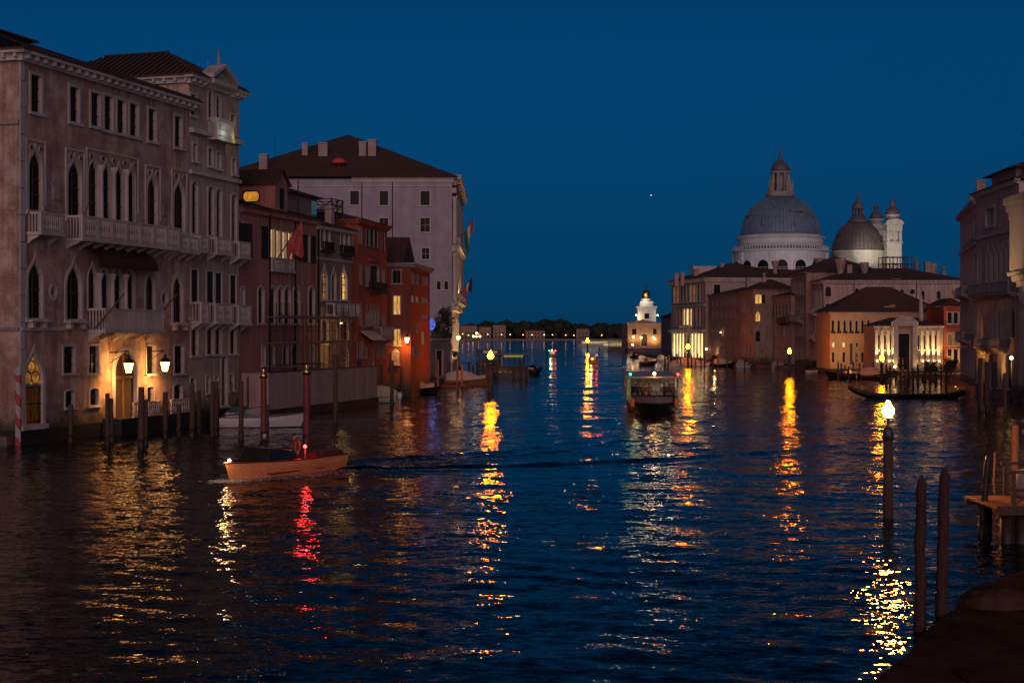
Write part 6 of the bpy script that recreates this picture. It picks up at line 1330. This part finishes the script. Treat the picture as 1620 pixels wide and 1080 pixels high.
o=MB().lathe([(.12,0),(.42,.05),(.5,.4),(.46,.75),(.38,.95),(.1,1.0)],10).build('cargo_box',G['tarpgrey'],None,Matrix.Translation((18.0,50.9,1.26))); tag(o,'small covered bundle lying on the timber jetty deck','bundle')
# wet stone landing, bottom right
rnd=random.Random(4); edge=[(6.0,24),(7.2,29),(8.5,31.3),(9.7,34),(10.8,36),(12.4,38.6),(13.0,40),(15.2,42.8),(19,44),(30,45)]
def slabs(name,edge,z0,z1,sd):
    m=MB(); r=random.Random(sd); m.slab(edge+[(30,12),(edge[0][0],12)],z0,z1-.02); 
    for y in range(14,46,2):
        for x in range(3,30,2):
            q=[(x+.03,y+.03),(x+1.97,y+.03),(x+1.97,y+1.97),(x+.03,y+1.97)]; 
            def inside(p):
                for (ax,ay),(bx,by) in zip(edge[:-1],edge[1:]):
                    if (bx-ax)*(p[1]-ay)-(by-ay)*(p[0]-ax)>-.05: return False
                return p[1]>=12
            if all(inside(p) for p in q): t=[r.uniform(-.015,.03) for _ in q]; m.add([(p[0],p[1],z1-.03+max(0.012,k+.02)) for p,k in zip(q,t)],[(0,1,2,3)])
    o=m.build(name,G['wet']); tag(o,kind='structure'); return o
slabs('landing_slab',edge,-1.5,.10,1)
slabs('landing_steps',[(13.2,12.5),(13.6,36.0),(16.5,41.0),(30,42)],.09,.30,2)
mm=MB(); rb=random.Random(9); n=14; pv=[]
for j in range(7):
    for i in range(n): a_=2*math.pi*i/n; q_=math.pi*.5*j/6; rr=.72*math.cos(q_)**.6*rb.uniform(.92,1.08)+.01; pv.append((rr*1.3*math.cos(a_),rr*math.sin(a_),.5*math.sin(q_)*rb.uniform(.93,1.05)))
mm.add(pv,[(j*n+i,j*n+(i+1)%n,(j+1)*n+(i+1)%n,(j+1)*n+i) for j in range(6) for i in range(n)]); tag(mm.build('mooring_stone',G['wet'],None,Matrix.Translation((12.3,37.0,.05))),'dark weedy stone lump at the wet landing edge','stone')
# timber quay platforms before the pavilion
J2=empty('quay_platform',gp(1392,603),R(-2),'dark timber landing platform before the uplit pavilion','jetty'); m=MB(); m.box(0,10.5,0,2.5,.7,.85); m.build('deck',G['wood'],J2)
for i in range(6): MB().cyl(.4+1.95*i,.3,-2,.698,.16,n=8).build('pile',G['piledark'],J2)
m=MB()
for i in range(12): m.box(.2+.9*i,.28+.9*i,.1,.18,.853,1.8)
m.box(.2,10.4,.09,.19,1.8,1.88); m.build('handrail',G['wood'],J2)
# ================================================================= plants
def leafy(name,label,loc,h,w,n,trunk=True,mat='leaf',cat='tree',seed=1,shape='column'):
    rnd=random.Random(seed); e=empty(name,loc,0,label,cat); m=MB()
    cl=[(rnd.gauss(0,w*.22),rnd.gauss(0,w*.22),h*rnd.uniform(.25,.92),rnd.uniform(.25,.55)*w*.5) for _ in range(26)]
    for i in range(n):
        c=cl[i%len(cl)]; v=Vector((rnd.gauss(0,1),rnd.gauss(0,1),rnd.gauss(0,1))).normalized()*c[3]*rnd.random()**.4; p=Vector(c[:3])+v; s=rnd.uniform(.10,.22)
        a=Vector((rnd.gauss(0,1),rnd.gauss(0,1),rnd.gauss(0,.6))).normalized(); b=a.cross(Vector((rnd.gauss(0,1),rnd.gauss(0,1),1))).normalized(); m.add([p-a*s,p+b*s*.55,p+a*s,p-b*s*.55],[(0,1,2,3)])
    m.build('crown',G[mat],e)
    t=MB(); t.tube([(0,0,-.6),(.05,0,h*.35),(-.08,.05,h*.7),(0,0,h*.9)],[.16,.13,.08,.03],7)
    for k in range(5): z=h*(.3+.12*k); a=k*2.3; t.tube([(0,0,z),(w*.2*math.cos(a),w*.2*math.sin(a),z+.5),(w*.36*math.cos(a),w*.36*math.sin(a),z+1.1)],[.06,.04,.015],5)
    t.build('trunk',G['wood'],e); return e
q=at(701,HY,224); leafy('climbing_tree','dark leafy tree growing up the corner of the great pale palace',(q.x,q.y,.6),zat(478,224)-.6,3.6,3600,seed=2)
q=at(691,HY,216); leafy('bush','dark bush on top of the garden wall by the palace corner',(q.x,q.y,1.0),5.6,3.0,1500,seed=6,cat='bush')
q=at(1474,HY,232); leafy('bush','dark bush on the quay right of the uplit pavilion',(q.x,q.y,.55),1.9,2.6,900,seed=8,cat='bush'); q=at(1504,HY,222); leafy('bush','dark bush in front of the narrow red house',(q.x,q.y,.55),2.6,2.6,1000,seed=9,cat='bush')
# ================================================================= repairs: hoarding and scaffolding
W=Cb.W; tot=(D1-C0).length
Hd=empty('hoarding',C0.to_3d(),math.atan2(dC.y,dC.x),'pale boarded fence standing in the water below the scaffolding','hoarding')
m=MB(); n=int(tot/1.22)
for i in range(n): x=tot*i/n; m.box(x+.01,x+tot/n-.01,-2.62-.012*(i%2),-2.56,.75,3.75)
m.box(-.05,.0,-2.6,-.2,.75,3.75); m.box(tot,tot+.05,-2.6,-.2,.75,3.75); m.build('panel',G['hoard'],Hd)
m=MB(); m.box(-.1,tot+.1,-2.75,-2.5,-.8,.74); m.box(-.05,tot+.05,-2.66,-2.55,3.753,3.85); m.build('base_beam',G['algae'],Hd)
Sf=empty('scaffolding',C0.to_3d(),math.atan2(dC.y,dC.x),'metal scaffolding with plank decks against the pink palace and grey house','scaffold')
xs=[Cb.front.u(px) for px in (408,420,434,449,463,477,490)]+[Cb.front.u(px) for px in (506,517,528)]
for x in xs:
    for y in (-2.2,-1.0): MB().tube([(x,y,.8),(x,y,9.6)],.045,6).build('standard',G['rail'],Sf)
m=MB()
for z in (4.3,6.1,7.2,8.3):
    for y in (-2.2,-1.0): m.tube([(xs[0],y,z),(xs[-1],y,z)],.035,5)
    for x in xs: m.tube([(x,-2.2,z),(x,-1,z)],.035,5)
m.tube([(xs[7],-2.22,.9),(xs[8],-2.22,6.1)],.035,5); m.tube([(xs[1],-2.22,4.3),(xs[2],-2.22,8.3)],.035,5); m.build('ledger',G['rail'],Sf)
for z in (6.13,8.33): m=MB(); m.box(xs[0]-.3,xs[-1]+.4,-2.15,-1.05,z,z+.06); m.box(xs[0]-.3,xs[-1]+.4,-2.26,-2.22,z-.02,z+.2); m.build('plank_deck',G['woodlight'],Sf)
m=MB()
for y in (-2.5,-2.1): m.tube([(xs[7]+.5,y,3.8),(xs[7]+.5,y,9.2)],.04,5)
for k in range(15): m.tube([(xs[7]+.5,-2.5,4+.35*k),(xs[7]+.5,-2.1,4+.35*k)],.025,4)
m.build('ladder',G['woodlight'],Sf)
lamp(Sf,(xs[7]+1.4,-1.6,7.6),26,(1,.5,.15),.15); MB().box(xs[7]+1.3,xs[7]+1.5,-1.7,-1.5,7.9,8.0).build('work_lamp',G['lantern'],Sf)
lamp(Sf,(xs[7]+1.2,-1.8,5.2),22,(1,.55,.2),.12)
# ================================================================= flags
def flag(px,py,px2,py2,d,label,stripes,W_,Hh,dirx=1,seed=0):
    a,b=at(px,py,d),at(px2,py2,d-1.0); e=empty('flag',a,0,label,'flag'); MB().tube([(0,0,0),tuple(b-a)],.05,6).build('flagpole',G['wood'],e); m=MB(); n=15; k=12; tip=b-a; rn=random.Random(seed)
    vs=[]
    for j in range(k+1):
        for i in range(n+1):
            u=i/n; v=j/k; s=tip*(1-.62*(1-u)*1.0); sway=.35*math.sin(u*9+v*2+seed)*v; x=s.x+.35*W_*math.sin(u*6+seed)*.2*v+.1*v; vs.append((x+W_*.12*v*math.sin(3*u+seed),s.y+sway,s.z-Hh*v*(.75+.25*math.sin(u*5+seed))))
    m.v=[tuple(q) for q in vs]
    for j in range(k):
        for i in range(n): m.f.append([j*(n+1)+i,j*(n+1)+i+1,(j+1)*(n+1)+i+1,(j+1)*(n+1)+i]); m.m.append(min(len(stripes)-1,int((i+.5)/n*len(stripes)))); m.s.append(True)
    m.build('cloth',[G[s] for s in stripes],e); return e
flag(724,386,749,345,238,'green white and red flag hanging high off the great pale palace',['flagg','flagw','flagr'],2.2,3.6,seed=1)
flag(725,472,747,437,238,'red white and navy flag hanging lower off the great pale palace',['flagr','flagw','flagb'],2.2,3.0,seed=2)
flag(438,411,478,348,124,'faded red banner hanging from a slanting pole on the pink palace',['banner'],1.6,3.0,seed=3)
for px,py,qx,qy,dd,lab in ((150,520,196,465,98,'bare flagpole slanting from the lower balcony of the gothic palace'),(232,518,281,465,106,'bare flagpole slanting out right of the lower gothic balcony')):
    a,b=at(px,py,dd),at(qx,qy,dd-2.0); tag(MB().tube([(0,0,0),tuple(b-a)],.06,6).build('flagpole',G['wood'],None,Matrix.Translation(a)),lab,'flagpole')
